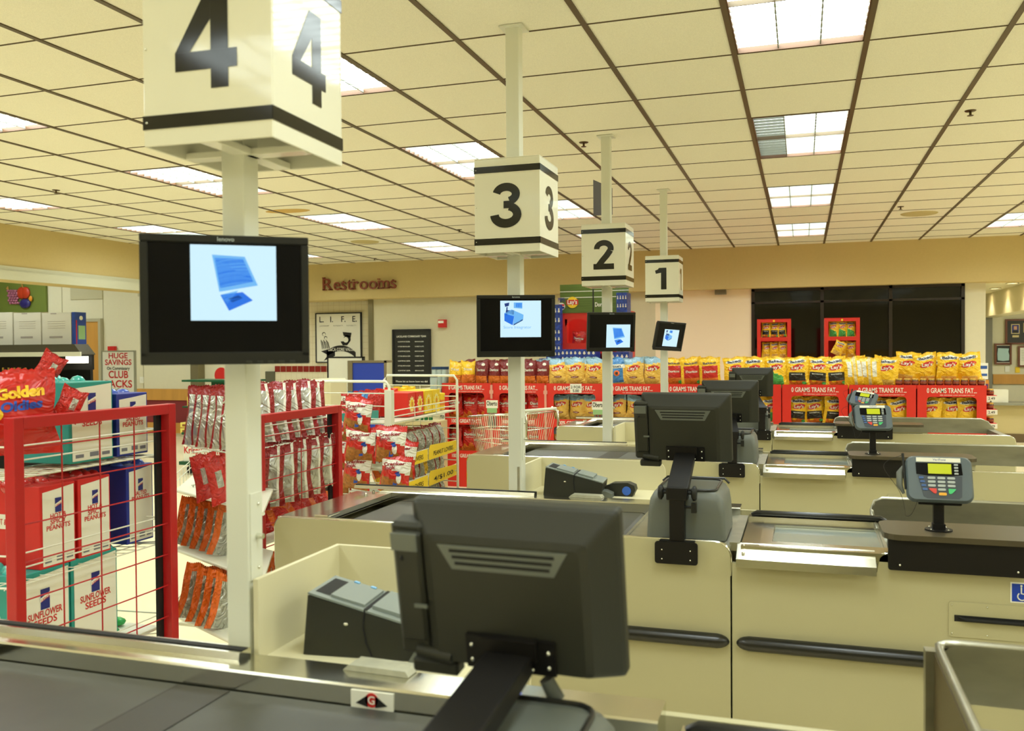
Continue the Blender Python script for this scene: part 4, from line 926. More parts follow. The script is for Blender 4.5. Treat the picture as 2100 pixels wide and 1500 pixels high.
def red_display(i):
    x0, x1 = EX[i] + .006, EX[i + 1] - .006; w = x1 - x0; cx = (x0 + x1) / 2; D = .44
    t = thing('cardboard_display', 'red cardboard chip display with white header lettering, %s' % DN[i], 'display stand', (cx, YD, 0), 0, 'row of red cardboard displays')
    a = w / 2; up = .085
    m = MB()
    m.prism(rrect(-a, a, 1.085, 1.20, .006), -.0, .006); obj('header', m, [M_REDC], t)
    m = MB(); m.text('0 GRAMS TRANS FAT...', (.0, -.002, 1.125), (1, 0, 0), (0, 0, 1), .048, 0, .02, True, w * .72); m.text('PER SERVING LOW SATURATED FAT', (.05, -.002, 1.098), (1, 0, 0), (0, 0, 1), .010, 1, 0, True, w * .5)
    pts = [(-a + .02 + .05 * k, 1.103 - .012 * k * k * .3) for k in range(4)]
    obj('header_lettering', m, [M_WHITE, M_WHITE], t)
    m = MB()
    for s in (-1, 1):
        m.box(min(s * a, s * (a - up)), max(s * a, s * (a - up)), 0, .006, .0, 1.085)
        for zt, zb in ((1.085, .80), (.72, .42)):
            for zc, sg in ((zt, -1), (zb, 1)): m.add([(s * (a - up), 0, zc), (s * (a - up - .035), 0, zc), (s * (a - up - .01), 0, zc + sg * .01), (s * (a - up), 0, zc + sg * .035)], [(0, 1, 2, 3) if s * sg > 0 else (3, 2, 1, 0)])
    m.box(-a + up, a - up, 0, .006, .72, .80); m.box(-a + up, a - up, 0, .006, 0, .42)
    obj('front_panel', m, [M_REDC], t)
    m = MB(); m.text('100% GREAT TASTE', (0, -.002, .742), (1, 0, 0), (0, 0, 1), .042, 0, .02, True, w * .6); m.text('100% GREAT TASTE', (0, -.002, .34), (1, 0, 0), (0, 0, 1), .042, 0, .02, True, w * .6); obj('band_lettering', m, [M_WHITE], t)
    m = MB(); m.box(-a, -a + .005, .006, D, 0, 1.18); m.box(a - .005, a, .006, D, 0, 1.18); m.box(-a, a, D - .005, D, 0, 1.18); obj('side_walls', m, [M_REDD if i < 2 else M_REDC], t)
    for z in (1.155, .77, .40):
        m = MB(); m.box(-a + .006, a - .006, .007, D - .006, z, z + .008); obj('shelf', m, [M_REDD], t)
    for z, nm in ((.779, 'upper'), (.409, 'lower')):
        if nm == 'lower' and i > 3: continue
        for k in range(3):
            o = put(WINK[i] if not (nm == 'lower' and i == 2) else 'lays', (cx + (k - 1) * w * .285 + random.uniform(-.01, .01), YD + .10 + (.02 if k == 1 else 0), z), '%s, %s in %s opening of the %s' % (SHORT[WINK[i]], ['left', 'middle', 'right'][k], nm, DN[i]), 'chip bags in the red displays', .93)
        if nm == 'upper':
            for k in range(2): put(WINK[i], (cx + (k - .5) * w * .3, YD + .24, z), '%s, %s of two deeper inside the %s' % (SHORT[WINK[i]], ['left', 'right'][k], DN[i]), 'chip bags in the red displays', .93)
for i in range(9): red_display(i)
TOPROW = [(atY(u, 760, YD + .085).x, k) for u, k in ((932, 'corn'), (960, 'corn'), (987, 'maroon'), (1013, 'maroon'), (1038, 'maroon'), (1062, 'maroon'), (1086, 'maroon'), (1112, 'maroon'), (1146, 'lays'), (1181, 'lays'), (1218, 'lays'), (1268, 'sun'), (1301, 'lays'), (1337, 'lays'), (1384, 'bdor'), (1419, 'bdor'), (1458, 'bdor'), (1507, 'baked'), (1547, 'baked'), (1590, 'sour'), (1635, 'bbq'), (1675, 'bbq'), (1716, 'bbq'), (1756, 'backbaked'), (1786, 'backbaked'), (1817, 'baked'))]
cnt = {}
TOPD = {'lays': 'yellow bag with light blue top', 'baked': 'plain yellow baked chip bag', 'bbq': 'yellow bag with black band', 'sour': 'yellow bag with green base', 'backbaked': 'yellow bag turned backwards', 'bdor': 'yellow bag with red panel', 'maroon': 'maroon corn chip bag', 'corn': 'yellow orange chip bag', 'sun': 'blue and gold chip bag'}
for x, k in TOPROW:
    cnt[k] = cnt.get(k, 0) + 1; tot = sum(1 for q in TOPROW if q[1] == k)
    put(k, (x, YD + .085, 1.165), '%s on top of the red displays, %s such from left' % (TOPD[k], ORD(cnt[k] - 1)), 'front row of bags on the red displays', 1.02 if k not in ('maroon', 'corn') else (.74, .9, .92))
# raised row at the right behind the jars
for k, x in enumerate((1.19, 1.38, 1.58)):
    put('baked', (x, YD + .20, 1.203), 'yellow baked chip bag standing behind the brown jars, %s from left' % ORD(k), 'bags behind the jars', 1.0)
o = put('baked', (.98, YD + .20, 1.215), 'yellow baked chip bag tilted upward left of the bags behind the jars', 'bags behind the jars', 1.0, (R(-4), R(9), R(-12)))
for k in range(11):
    x = -.55 + k * .205; put('baked' if k % 3 else 'sour', (x, YD + .30, 1.165), 'yellow chip bag in the back row above the right red displays, %s from left' % ORD(k), 'back row of bags on the red displays', .97)
m = MB(); m.box(-.40, .40, 0, .36, 0, .036)
tag(obj('riser_shelf', m, [M_REDC], loc=(1.29, YD + .012, 1.164)), 'low red cardboard riser under the brown jars at right', 'riser')
for k in range(7):
    put('maroon' if k < 4 else 'lays', (-3.75 + k * .235, YD + .30, 1.165), '%s in back row above the left red displays, %s from left' % ('maroon bag' if k < 4 else 'yellow bag', ORD(k)), 'back row of bags on the red displays', .95)
# jars of dip
M_JAR = mat('dark red dip jar', (92, 26, 18), .15, coat=.5); M_LID = mat('gold jar lid', (206, 170, 84), .3, metal=.6)
def jar(x, y, z, label, group):
    t = thing('dip_jar', label, 'jar', (x, y, z), 0, group)
    m = MB(); m.lathe([(.030, 0), (.034, .006), (.034, .042), (.028, .050)], n=14); obj('glass_body', m, [M_JAR], t)
    m = MB(); m.lathe([(.0345, .014), (.0345, .036)], n=14); obj('paper_label', m, [mat('jar label', (150, 70, 40), .5)], t)
    m = MB(); m.lathe([(.031, .048), (.032, .050), (.032, .061), (.03, .063)], n=14); obj('lid', m, [M_LID], t)
for k in range(11): jar(.92 + k * .0735, YD + .05, 1.201, 'small dark red dip jar with gold lid on the right displays, %s from left' % ORD(k), 'dip jars on the right displays')
for r_ in range(4):
    z = .70 + r_ * .135
    m = MB(); m.box(-.035, .06, -.04, .28, -.012, -.004); o = obj('side_shelf', m, [M_REDC], loc=(1.735, YD + .10, z)); tag(o, 'narrow red side shelf on the end of the rightmost display, %s from bottom' % ORD(r_), 'shelf', 'jar side shelves')
    m = MB(); m.box(-.036, .064, -.042, -.040, -.055, -.008); m.text('2.49', (.013, -.0425, -.045), (1, 0, 0), (0, 0, 1), .025, 1, .02); o = obj('price_card', m, [M_PWHT, M_BLACKP], loc=(1.735, YD + .10, z)); tag(o, 'small white price card below the jar shelf, %s from bottom' % ORD(r_), 'price card', 'price cards by the jars')
    jar(1.745, YD + .12, z - .004, 'dark dip jar on the end shelf of the rightmost display, %s from bottom' % ORD(r_), 'dip jars on the end shelves')
# white price sign hung on display 3, clips with jerky signs
q = atY(1181, 797, YD - .02); m = MB(); m.box(-.065, .065, -.004, 0, -.05, .05); m.text('2 FOR', (0, -.005, .0), (1, 0, 0), (0, 0, 1), .03, 1, .02); m.text('5.00', (0, -.005, -.04), (1, 0, 0), (0, 0, 1), .03, 1, .03)
tag(obj('price_sign', m, [M_PWHT, M_BLACKP], loc=tuple(q)), 'white framed price sign clipped on the third red display header', 'price sign')
for k, (u, v) in enumerate(((901, 858), (1009, 832), (1227, 835))):
    q = atY(u, v, YD - .03)
    t = thing('clip_sign', 'small white and green clip-on sign with red top, %s from left on the red displays' % ORD(k), 'sign', tuple(q), 0, 'clip-on signs')
    m = MB(); m.box(-.07, .07, -.003, .0, -.03, .06, 0); m.box(-.07, .07, -.003, 0, .06, .075, 1); m.box(-.06, .06, -.003, 0, -.085, -.03, 2); m.text('Oberto', (0, -.004, .0), (1, 0, 0), (0, 0, 1), .05, 3, .03, True, .125); obj('card', m, [M_PWHT, M_REDP, mat('pale green print', (150, 190, 130), .5), M_BLACKP], t)
    m = MB()
    for j in range(3): m.cbox(-.05 + j * .035, -.025 + j * .035, .002 + j * .004, .02, -.26, -.09, .004)
    obj('jerky_packets', m, [mat('grey jerky packet', (120, 118, 108), .4)], t)
for k, i in enumerate((1, 2)):
    m = MB(); m.box(-.012, .012, -.01, 0, .3, 1.18); m.box(-.022, .022, -.012, 0, 1.08, 1.12); tag(obj('display_strip', m, [mat('pale pink plastic strip', (226, 160, 140), .4)], loc=(EX[i], YD - .004, 0)), 'pale vertical plastic strip between %s' % ('the first two red displays' if k == 0 else 'second and third red displays'), 'strip')
# tall narrow displays with small bags before the window
for s, (cx, lab, kd) in enumerate(((-.305, 'left', 'bbq'), (.425, 'right', 'sour'))):
    y = 10.6; w = .185
    t = thing('tall_display', 'tall narrow red display of small chip bags before the dark window, %s one' % lab, 'display stand', (cx, y, 0), 0, 'tall narrow red displays')
    m = MB()
    for a, b, c, d in ((-w, -w + .04, 0, 1.91), (w - .04, w, 0, 1.91), (-w + .04, w - .04, 1.87, 1.91), (-w + .04, w - .04, 1.655, 1.70), (-w + .04, w - .04, 0, 1.46)): m.box(a, b, 0, .005, c, d)
    m.box(-w, -w + .004, .005, .3, 0, 1.9); m.box(w - .004, w, .005, .3, 0, 1.9); m.box(-w, w, .295, .3, 0, 1.9); m.box(-w, w, 0, .3, 1.906, 1.911); m.box(-w, w, 0, .3, 1.45, 1.455); m.box(-w, w, .005, .3, 1.68, 1.685); m.box(-w + .004, w - .004, .2, .205, 1.45, 1.9)
    obj('cabinet', m, [M_REDC], t)
    m = MB(); m.cyl((0, -.001, 1.885), .012, .002, 'y', 12); obj('emblem', m, [M_YEL], t)
    for r_, z in enumerate((1.685, 1.455)):
        for k in range(3):
            if s == 1 and r_ == 1 and k == 0: continue
            put(kd if r_ == 0 else 'baked', (cx + (k - 1) * .092, y + .06, z + .003), 'small yellow bag, %s in the %s opening of the tall %s display' % (['left', 'middle', 'right'][k], ['upper', 'lower'][r_], lab), 'small bags in the tall displays', (.46, .5, .6))
    if s == 1: put('baked', (cx - .075, y - .04, 1.5), 'small yellow bag falling out of the tall right display', 'small bags in the tall displays', .52, (R(-8), R(28), 0))
# big red arched display with green header, soda cartons
t = thing('snack_tower', 'tall red display with arched openings and green football header behind sign 2', 'display stand', (-2.60, 11.5, 0), 0)
m = MB(); w = .46
m.box(-w, w, 0, .01, 1.98, 2.08)
for a, b in ((-w, -w + .09), (-.03, .03), (w - .09, w)): m.box(a, b, 0, .01, 0, 1.98)
for z in (1.66, 1.25, .85): m.box(-w, w, -.001, .009, z - .11, z)
for zt in (1.98, 1.55, 1.14):
    for c in (-.21, .21):
        pts = [(c - .19, zt)] + [(c + .18 * math.cos(R(a)), zt - .12 + .12 * math.sin(R(a))) for a in range(180, -1, -15)] + [(c + .19, zt)]
        h = len(pts) // 2
        m.add([(p[0], 0, p[1]) for p in pts[:h + 1]] + [(c, 0, zt + .001)], [list(range(h + 2))]); m.add([(c, 0, zt + .001)] + [(p[0], 0, p[1]) for p in pts[h:]], [list(range(len(pts) - h + 1))])
m.box(-w, -w + .005, .01, .45, 0, 2.08); m.box(w - .005, w, .01, .45, 0, 2.08); m.box(-w, w, 0.445, .45, 0, 2.08)
obj('cabinet', m, [M_REDC], t)
m = MB()
for z in (1.55, 1.14, .75): m.box(-w, w, .012, .44, z - .01, z)
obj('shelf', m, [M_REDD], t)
M_TURF = mat('olive green printed card', (86, 108, 40), .5, noise=(9, .3, (.3, 1, 6)))
m = MB(); m.box(-w, w, -.01, 0, 2.06, ZS + .0, 0); m.box(-.018, .0, -.012, -.009, 2.06, ZS, 3)
for z in (2.34, 2.26): m.box(-w, w, -.0115, -.010, z, z + .008, 1)
m.lathe([(.075, 0), (.075, .003)], c=(0, 0, 0), n=24, mi=2, T=Matrix.Translation((-.29, -.012, 2.20)) @ Matrix.Rotation(R(90), 4, 'X')); m.box(-.37, -.21, -.017, -.013, 2.17, 2.235, 4); m.text("Lay's", (-.29, -.018, 2.18), (1, 0, 0), (0, 0, 1), .055, 1, .03, True, .13)
m.lathe([(.05, 0), (.05, .003)], n=20, mi=1, T=Matrix.Translation((-.44, -.012, 2.15)) @ Matrix.Rotation(R(90), 4, 'X')); m.box(-.48, -.40, -.017, -.013, 2.155, 2.18, 4); m.box(-.48, -.40, -.017, -.013, 2.12, 2.145, 5)
m.text('PEPSI', (-.44, -.013, 2.215), (1, 0, 0), (0, 0, 1), .05, 5, .03, True, .09); m.text('Doritos', (.10, -.013, 2.14), (1, 0, 0), (0, 0, 1), .055, 1, .03, True, .17); pass
obj('header', m, [M_TURF, M_WHITE, M_YEL, M_BLACKP, M_REDP, M_NAVY], t)
for k in range(6):
    x = -2.60 + (-.25 if k % 2 == 0 else .17); z = (1.55, 1.14, .75)[k // 2]
    put('dor', (x, 11.62, z + .003), 'red tortilla chip bag in the arched tower, %s column, %s shelf from top' % (['left', 'right'][k % 2], ORD(k // 2)), 'bags in the arched tower', .85)
M_SODA = mat('blue soda carton', (40, 70, 160), .4, noise=(26, .8)); M_SODA2 = mat('printed soda carton', (120, 120, 170), .4, noise=(30, .9))
for k, (u0, v0, u1, v1, y) in enumerate(((1120, 625, 1150, 672, 11.4), (1120, 672, 1150, 706, 11.4), (1120, 706, 1150, 735, 11.4), (1150, 716, 1184, 744, 11.0), (1184, 716, 1222, 744, 11.0), (1252, 722, 1290, 755, 11.0), (1264, 600, 1286, 640, 11.3), (1264, 640, 1286, 680, 11.3), (1264, 680, 1286, 722, 11.3))):
    a, b = atY(u0, v0, y), atY(u1, v1, y)
    t = thing('soda_carton', 'blue and white printed soda carton %s' % ('stacked left of the arched tower, %s from top' % ORD(k) if k < 3 else ('on the chips behind the yellow bags, %s from left' % ORD(k - 3) if k < 6 else 'stacked behind the sign 2 pole, %s from top' % ORD(k - 6))), 'carton', ((a.x + b.x) / 2, y, b.z), 0, 'soda cartons')
    w = (b.x - a.x) / 2; h = a.z - b.z - .004
    m = MB(); m.box(-w, w, 0, .26, 0, h); obj('box', m, [M_SODA if k != 8 else M_SODA2], t)
    m = MB()
    for r_ in range(2):
        for c in range(4): m.cyl((-w * .75 + c * w * .5, -.003, h * (.28 + .42 * r_)), w * .14, .003, 'y', 10); m.box(-w * .82 + c * w * .5, -w * .68 + c * w * .5, -.0035, -.001, h * (.30 + .42 * r_), h * (.42 + .42 * r_))
    obj('can_print', m, [M_WHITE], t)
for k, y in enumerate((11.4, 11.0)):
    pass
m = MB(); m.box(-.3, .3, 0, .26, 0, .0001)
# pallets carrying the cartons
for nm, (x0, x1, y, z) in {'left': (-3.33, -3.07, 11.4, atY(1120, 735, 11.4).z), 'middle': (-2.98, -2.30, 11.0, atY(1184, 744, 11.0).z), 'right': (-2.08, -1.78, 11.0, atY(1252, 755, 11.0).z)}.items():
    m = MB(); m.box(x0, x1, y, y + .28, 0, z - .002); tag(obj('carton_stack_base', m, [M_SODA2]), 'large printed carton block under the %s soda cartons' % nm, 'carton')
# ------------------------------------------------------------------ red framed racks (A near, B mid)
def wire_rect(m, pts, r=.003, mi=0): m.tube(pts, r, 6, mi, None, True)
def red_rack(name_lab, X, y0, y1, ztop, vw, zs, zstep):
    t = thing('snack_rack', name_lab, 'rack', (X, y0, 0), 0, 'red framed snack racks')
    L = y1 - y0; s = .02
    m = MB()
    for y in (0, L - .038): m.box(-s, s, y, y + .038, .02, ztop)
    m.box(-s, s, .038, L - .038, ztop - .038, ztop); m.box(-s, s, .038, L - .038, .10, .135)
    for y in (.0, L - .038): m.box(-.30, .12, y, y + .038, .0, .03); m.prism([(.02, .03), (.10, .03), (.02, .34)], y + .016, y + .022)
    obj('frame', m, [M_REDF], t, bevel=.003)
    m = MB()
    for k in range(1, vw): y = .038 + (L - .076) * k / vw; m.tube([(.0, y, .13), (.0, y, ztop - .03)], .0026, 6)
    z = ztop - .10
    while z > .16: m.tube([(.004, .03, z), (.004, L - .03, z)], .0026, 6); z -= zstep
    obj('grid_wires', m, [M_REDF], t)
    for y in (.040, L - .040 - .004): m = MB(); m.box(-s - .012, -s, y - .02, y + .02, .1, ztop - .03); obj('slotted_channel', m, [M_SLIT], t)
    for z in [ztop - .045 - .14 * k for k in range(2, 9)]: pass
    for zz in zs:
        m = MB(); D = .36
        A = [(-.03, .05, zz), (-D, .02, zz - .02), (-D, L - .02, zz - .02), (-.03, L - .05, zz)]
        for dz in (0, .06, .11):
            m.tube([(-D, .02, zz - .02 + dz), (-D, L - .02, zz - .02 + dz)], .0032, 6)
            m.tube([(-.035, .02, zz + dz * .9), (-.035, L + .0, zz + dz * .9)], .0028, 6)
        for yy in (.03, L - .03):
            m.tube([(-.03, yy, zz + .10), (-D, yy, zz + .09), (-D, yy, zz - .02), (-.03, yy, zz)], .0032, 6)
        for k in range(13): q = .04 + (L - .08) * k / 12; m.tube([(-.03, q, zz), (-D, q, zz - .02)], .0018, 5)
        for k in range(5): q = -.05 - (D - .07) * k / 4; m.tube([(q, .02, zz - .002 + q * .05), (q, L - .02, zz - .002 + q * .05)], .0022, 5)
        m.tube([(-.06, L, zz + .09), (-.10, L + .10, zz + .04), (-.16, L + .11, zz - .03), (-.26, L, zz - .02)], .0036, 6)
        obj('wire_shelf', m, [M_WIREW], t)
    return t
red_rack('large red wire-grid rack at far left holding cases of snack packets', -2.30, 2.105, 2.845, CZ - .196, 4, (CZ - .27 - .12, CZ - .73, CZ - 1.10), .118)
red_rack('red wire-grid rack behind the sign 4 pole with dark red bags', -2.30, 3.40, 4.14, CZ - .282, 2, (CZ - .44, CZ - .70), .10)

# cases on rack A (white labelled side faces the lane, coloured end faces the camera)
def case(label, pA, pB, X, z0, z1, col, word_lines, endw=.24, front=M_PWHT, tuft=None):
    y0 = atX(pA, 900, X).y; y1 = atX(pB, 900, X).y; w = y1 - y0; h = z1 - z0
    t = thing('snack_case', label, 'case', (X, y0, z0), 0, 'cases of snack packets on the near red rack')
    m = MB(); m.box(-endw, 0, 0, w, 0, h - .012, 0)
    obj('carton', m, [col], t, bevel=.003)
    m = MB(); m.prism([(.012, .008), (w - .008, .008), (w - .008, h - .02), (w * .5, h - .028), (.012, h - .034)], .0008, .002, 'x'); obj('printed_face', m, [front], t)
    m = MB(); sc = w / .30
    bx, by = w * .5, h * .72
    m.box(.0025, .0035, bx - .026 * sc, bx + .026 * sc, by - .05 * sc, by + .045 * sc, 0); m.prism([(bx - .03 * sc, by - .015 * sc), (bx + .03 * sc, by + .01 * sc), (bx + .03 * sc, by + .028 * sc), (bx - .03 * sc, by + .004 * sc)], .0036, .0042, 'x', 1)
    m.text('LANCE', (.0046, bx, by - .006 * sc), (0, 1, .3), (0, -.1, 1), .014 * sc, 2, .02, True, .05 * sc)
    zz = by - .085 * sc
    for k, s_ in enumerate(word_lines): m.text(s_, (.003, w * .5, zz - k * .038 * sc), (0, 1, .02), (0, 0, 1), .032 * sc, 2, .03, True, w * (.66 if len(s_) > 6 else .45))
    m.box(.0025, .003, w * .44, w * .64, .018, .034, 3); m.box(.0025, .003, w * .12, w * .3, .018, .03, 3); m.box(.0025, .003, w * .72, w * .9, .018, .03, 3)
    obj('label_print', m, [M_NAVY, M_WHITE, M_REDP, mat('grey print', (120, 120, 130), .6)], t)
    m = MB(); m.box(-endw * .7, -endw * .3, -.002, -.0005, h * .45, h * .62, 0); m.text('HOT & SPICY' if 'SPICY' in word_lines else word_lines[0], (-endw * .5, -.003, h * .5), (1, 0, 0), (0, 0, 1), .02, 1, .02, True, endw * .36); obj('end_print', m, [M_PWHT, M_REDP], t)
    # packets showing above the open top
    rr = random.Random(len(label)); m = MB()
    for k in range(10):
        yy = w * (k + .5) / 10; m.sphere((-endw * rr.uniform(.15, .85), yy, h - .018), .035, 0, 7, 5, None, (1.0, .6, rr.uniform(.5, .9)))
    obj('packets', m, [tuft or col], t)
M_BOXR = mat('red carton', (214, 36, 34), .45); M_BOXT = mat('teal carton', (40, 150, 140), .45); M_BOXB = mat('blue carton', (36, 52, 150), .45)
M_PKT = mat('teal shiny packet', (60, 176, 166), .2, coat=.4); M_PKR = mat('red shiny packet', (200, 40, 40), .2, coat=.4); M_PKB = mat('blue shiny packet', (70, 96, 190), .2, coat=.4)
XA = -2.40
zl = lambda u, v: atX(u, v, XA).z
case('teal and white sunflower seed case low on the near red rack, left one', 30, 138, XA, CZ - 1.10 + .01, zl(130, 1150), M_BOXT, ['SUNFLOWER', 'SEEDS'], tuft=M_PKT)
case('teal and white sunflower seed case low on the near red rack, right one', 141, 236, XA, CZ - 1.10 + .01, zl(200, 1128), M_BOXT, ['SUNFLOWER', 'SEEDS'], tuft=M_PKT)
case('red and white spicy peanut case on the middle shelf, left one', 78, 152, XA, CZ - .72, zl(120, 985), M_BOXR, ['HOT &', 'SPICY', 'PEANUTS'], .28, tuft=M_PKR)
case('red and white spicy peanut case on the middle shelf, right one', 158, 224, XA, CZ - .72, zl(200, 970), M_BOXR, ['HOT &', 'SPICY', 'PEANUTS'], .28, tuft=M_PKR)
case('blue and white salted peanut case on the middle shelf of the near red rack', 258, 312, XA, CZ - .72, zl(280, 948), M_BOXB, ['SALTED', 'PEANUTS'], .28, tuft=M_PKB)
case('teal and white sunflower seed case above the red rack frame', 142, 232, XA, CZ - .385, zl(190, 776), M_BOXT, ['SUNFLOWER', 'SEEDS'], .28, tuft=M_PKT)
case('blue and white peanut case above the right end of the red rack frame', 240, 303, XA, CZ - .385, zl(270, 800), M_BOXB, ['SALTED', 'PEANUTS'], .28, tuft=M_PKB)
q = atX(52, 880, XA); put('gold', (XA - .05, q.y - .03, CZ - .33), 'big red cookie bag with yellow lettering at the far left', 'bags at the far left', (1.5, 1.0, 1.0), (0, 0, R(50)), w=.21, h=.27)
for k, (u, v, r_, a) in enumerate(((82, 786, 30, 50), (128, 862, 24, 50))):
    q = atX(u, v, XA + (-.12 if k == 0 else .045)); put('gold2', (q.x, q.y, q.z), 'small red glossy packet leaning on the cases, %s' % ['upper left', 'lower right'][k], 'small red packets', .36, (0, R(r_), R(a)))
# gum trays on the lowest shelf
t = thing('sweets_tray', 'low tray of green, orange and red sweet packets at the rack bottom', 'tray', (-2.50, 2.62, CZ - 1.085), 0)
m = MB(); m.box(-.14, .10, -.18, .26, 0, .012); obj('tray', m, [M_PWHT], t)
for k in range(11):
    c = [mat('green sweets', (60, 180, 90), .25), mat('lime sweets', (170, 206, 60), .3), mat('orange sweets', (230, 110, 50), .3), mat('red sweets', (210, 50, 40), .3)][(0 if k > 6 else (k % 3) + 1)]
    m = MB(); m.sphere((random.uniform(-.1, .06), -.14 + k * .035, .03), .034, 0, 9, 6, None, (1.1, .8, .5)); obj('packet', m, [c], t)

# bags on rack B
XB = -2.36
for k in range(6):
    put('rback', (XB - .06, 3.46 + k * .118, CZ - .425), 'silver and red bag on the upper tier above the middle rack frame, %s from left' % ORD(k), 'upper tier bags on the middle rack', (1.0, 1.0, .95), (R(-20), 0, R(44 + random.uniform(-10, 10))), w=.22, h=.30, d=.06)
for k in range(6):
    put('rback', (XB - .03, 3.44 + k * .122, CZ - .725), 'dark red and silver bag behind the middle rack grid, %s from left' % ORD(k), 'lower tier bags on the middle rack', (1.0, 1.1, 1.08), (R(4), 0, R(46 + random.uniform(-6, 6))), w=.23, h=.27, d=.10)
for k in range(9):
    o = put('orange', (XB - .02 - .05 * (k % 2), 3.40 + k * .088, CZ - .86 + .004 * k), 'orange snack bag lying low on the middle rack, %s from left' % ORD(k), 'orange bags low on the middle rack', .62, (R(-50), R(random.uniform(-20, 20)), R(60 + random.uniform(-25, 25))))
m = MB(); m.box(-.34, -.02, .10, .80, -.012, 0); tag(obj('shelf_tray', m, [M_WIREW], loc=(-2.32, 3.36, CZ - .875)), 'white tray carrying the orange bags low on the middle rack', 'tray')
for k in range(5):
    put('oback', (XB + .02, 3.40 + k * .05, CZ - 1.22 + .0), 'orange and yellow bag upright beside the sign 4 pole base, %s from left' % ORD(k), 'orange bags behind the counter end', .9, (0, 0, R(60)))
m = MB(); m.box(-.34, .1, 0, .45, -.012, 0); m.box(-.34, .1, 0, .45, -.36, -.34); 
tag(obj('shelf_tray', m, [M_WIREW], loc=(-2.34, 3.34, CZ - 1.222)), 'white low tray under the orange and yellow bags of the middle rack', 'tray')
# open shelves on the shopper side of rack B (left of pole 4)
def tray_shelf(pts_uv, z, label):
    q = [atZ(u, v, z) for u, v in pts_uv]
    t = thing('wire_tray_shelf', label, 'shelf', tuple(q[0]), 0, 'white tray shelves left of the sign 4 pole')
    L = [p - q[0] for p in q]
    m = MB(); m.add([(p.x, p.y, 0) for p in L] + [(p.x, p.y, -.012) for p in L], [(0, 1, 2, 3), (7, 6, 5, 4), (0, 4, 5, 1), (1, 5, 6, 2), (2, 6, 7, 3), (3, 7, 4, 0)]); m.tube([(p.x, p.y, -.008) for p in (L[0], L[1])], .008, 6); obj('tray', m, [M_WIREW], t)
    m = MB(); a, b = L[0], L[3]
    for dz in (.035, .07): m.tube([(a.x, a.y, dz), (b.x, b.y, dz + .01)], .0022, 5)
    for k in range(6): p = a.lerp(b, k / 5); m.tube([(p.x, p.y, 0), (p.x, p.y, .07)], .0018, 5)
    obj('wire_guard', m, [M_WIREW], t)
for z, uv, kd, lab in ((CZ - .62, [(362, 1003), (540, 1050), (560, 1003), (395, 975)], 'red', 'upper'), (CZ - .86, [(362, 1125), (540, 1190), (560, 1130), (395, 1090)], 'oback', 'middle'), (CZ - 1.10, [(366, 1262), (540, 1345), (560, 1270), (395, 1225)], 'orange', 'lower')):
    tray_shelf(uv, z, 'white tray shelf left of the sign 4 pole, %s of three' % lab)
    spots = {'red': [(432, 1022), (462, 1030)], 'oback': [(382, 1118), (402, 1122), (420, 1128), (440, 1133), (458, 1140)], 'orange': [(392, 1268), (416, 1276), (436, 1285), (455, 1290)]}[kd]
    for k, (u, v) in enumerate(spots):
        q = atZ(u, v, z + .002)
        if kd == 'red': put('gold2', tuple(q), 'red bag on the upper tray shelf left of pole 4, %s from left' % ORD(k), 'bags on the open tray shelves', (.55, .4, .62), (R(0), R(12), R(-108)))
        else: put('oback', tuple(q), '%s bag on the %s tray shelf left of pole 4, %s from left' % ('orange' , lab, ORD(k)), 'bags on the open tray shelves', (.66, .34, .66) if kd == 'oback' else (.66, .34, .70), (R(0), R(-14), R(-112)))
z = CZ - .38; t = thing('wire_basket', 'white wire basket with grey chip bags beside the doughnut stand', 'basket', (0, 0, 0), 0)
q = [atZ(u, v, z) for u, v in ((385, 915), (470, 930), (500, 905), (400, 892))]
m = MB()
for dz in (0, .07): wire_rect(m, [(p.x, p.y, p.z + dz + (.05 if i in (1, 2) else 0) * (dz > 0)) for i, p in enumerate(q)])
m.tube([q[0], q[0] + Vector((0, 0, .07))], .003, 5); m.tube([tuple(q[0] + Vector((.0, 0, .05))), tuple(q[1] + Vector((.02, 0, .22)))], .003, 5); m.tube([tuple(q[0]), tuple(q[1] + Vector((.0, 0, .16)))], .003, 5)
for k in range(6): a = q[0].lerp(q[1], k / 5); b = q[3].lerp(q[2], k / 5); m.tube([a, b], .002, 5)
obj('basket', m, [M_WIREW], t)
for k, (u, v) in enumerate(((412, 915), (440, 920), (470, 924))):
    p_ = atZ(u, v, z + .004); put('rback', tuple(p_), 'grey and red bag in the wire basket left of pole 4, %s from left' % ORD(k), 'bags in the wire basket', (.80, .8, .78), (R(-4), R(5), R(18)), w=.19, h=.30)

# ------------------------------------------------------------------ white wire gondola C
C1, C2, C3, C4 = Vector((-2.285, 4.71, 0)), Vector((-2.309, 5.842, 0)), Vector((-2.834, 4.733, 0)), Vector((-2.912, 5.923, 0))
ZC = 1.40
t = thing('wire_gondola', 'white wire gondola rack at the end of lane 2 with hanging bags', 'rack', (0, 0, 0), 0)
for a, b in ((C1, C3), (C2, C4)):
    m = MB(); up = Vector((0, 0, 1))
    m.tube([a + up * .03, a + up * (ZC - .03), a.lerp(b, .04) + up * ZC, a.lerp(b, .96) + up * ZC, b + up * (ZC - .03), b + up * .03], .009, 8)
    z = ZC - .07
    while z > .1: m.tube([a + up * z, b + up * z], .0035, 6); z -= .075
    m.tube([a.lerp(b, .5) + up * .05, a.lerp(b, .5) + up * (ZC - .07)], .003, 6)
    obj('end_frame', m, [M_WIREW], t)
m = MB(); m.box(-.022, .022, -.02, .02, .9, ZC - .05, 0, Matrix.Translation(C1)); obj('corner_post', m, [M_WIREW], t)
m = MB(); cc = (C1 + C3) / 2; cd = (C2 + C4) / 2; d_ = (cd - cc)
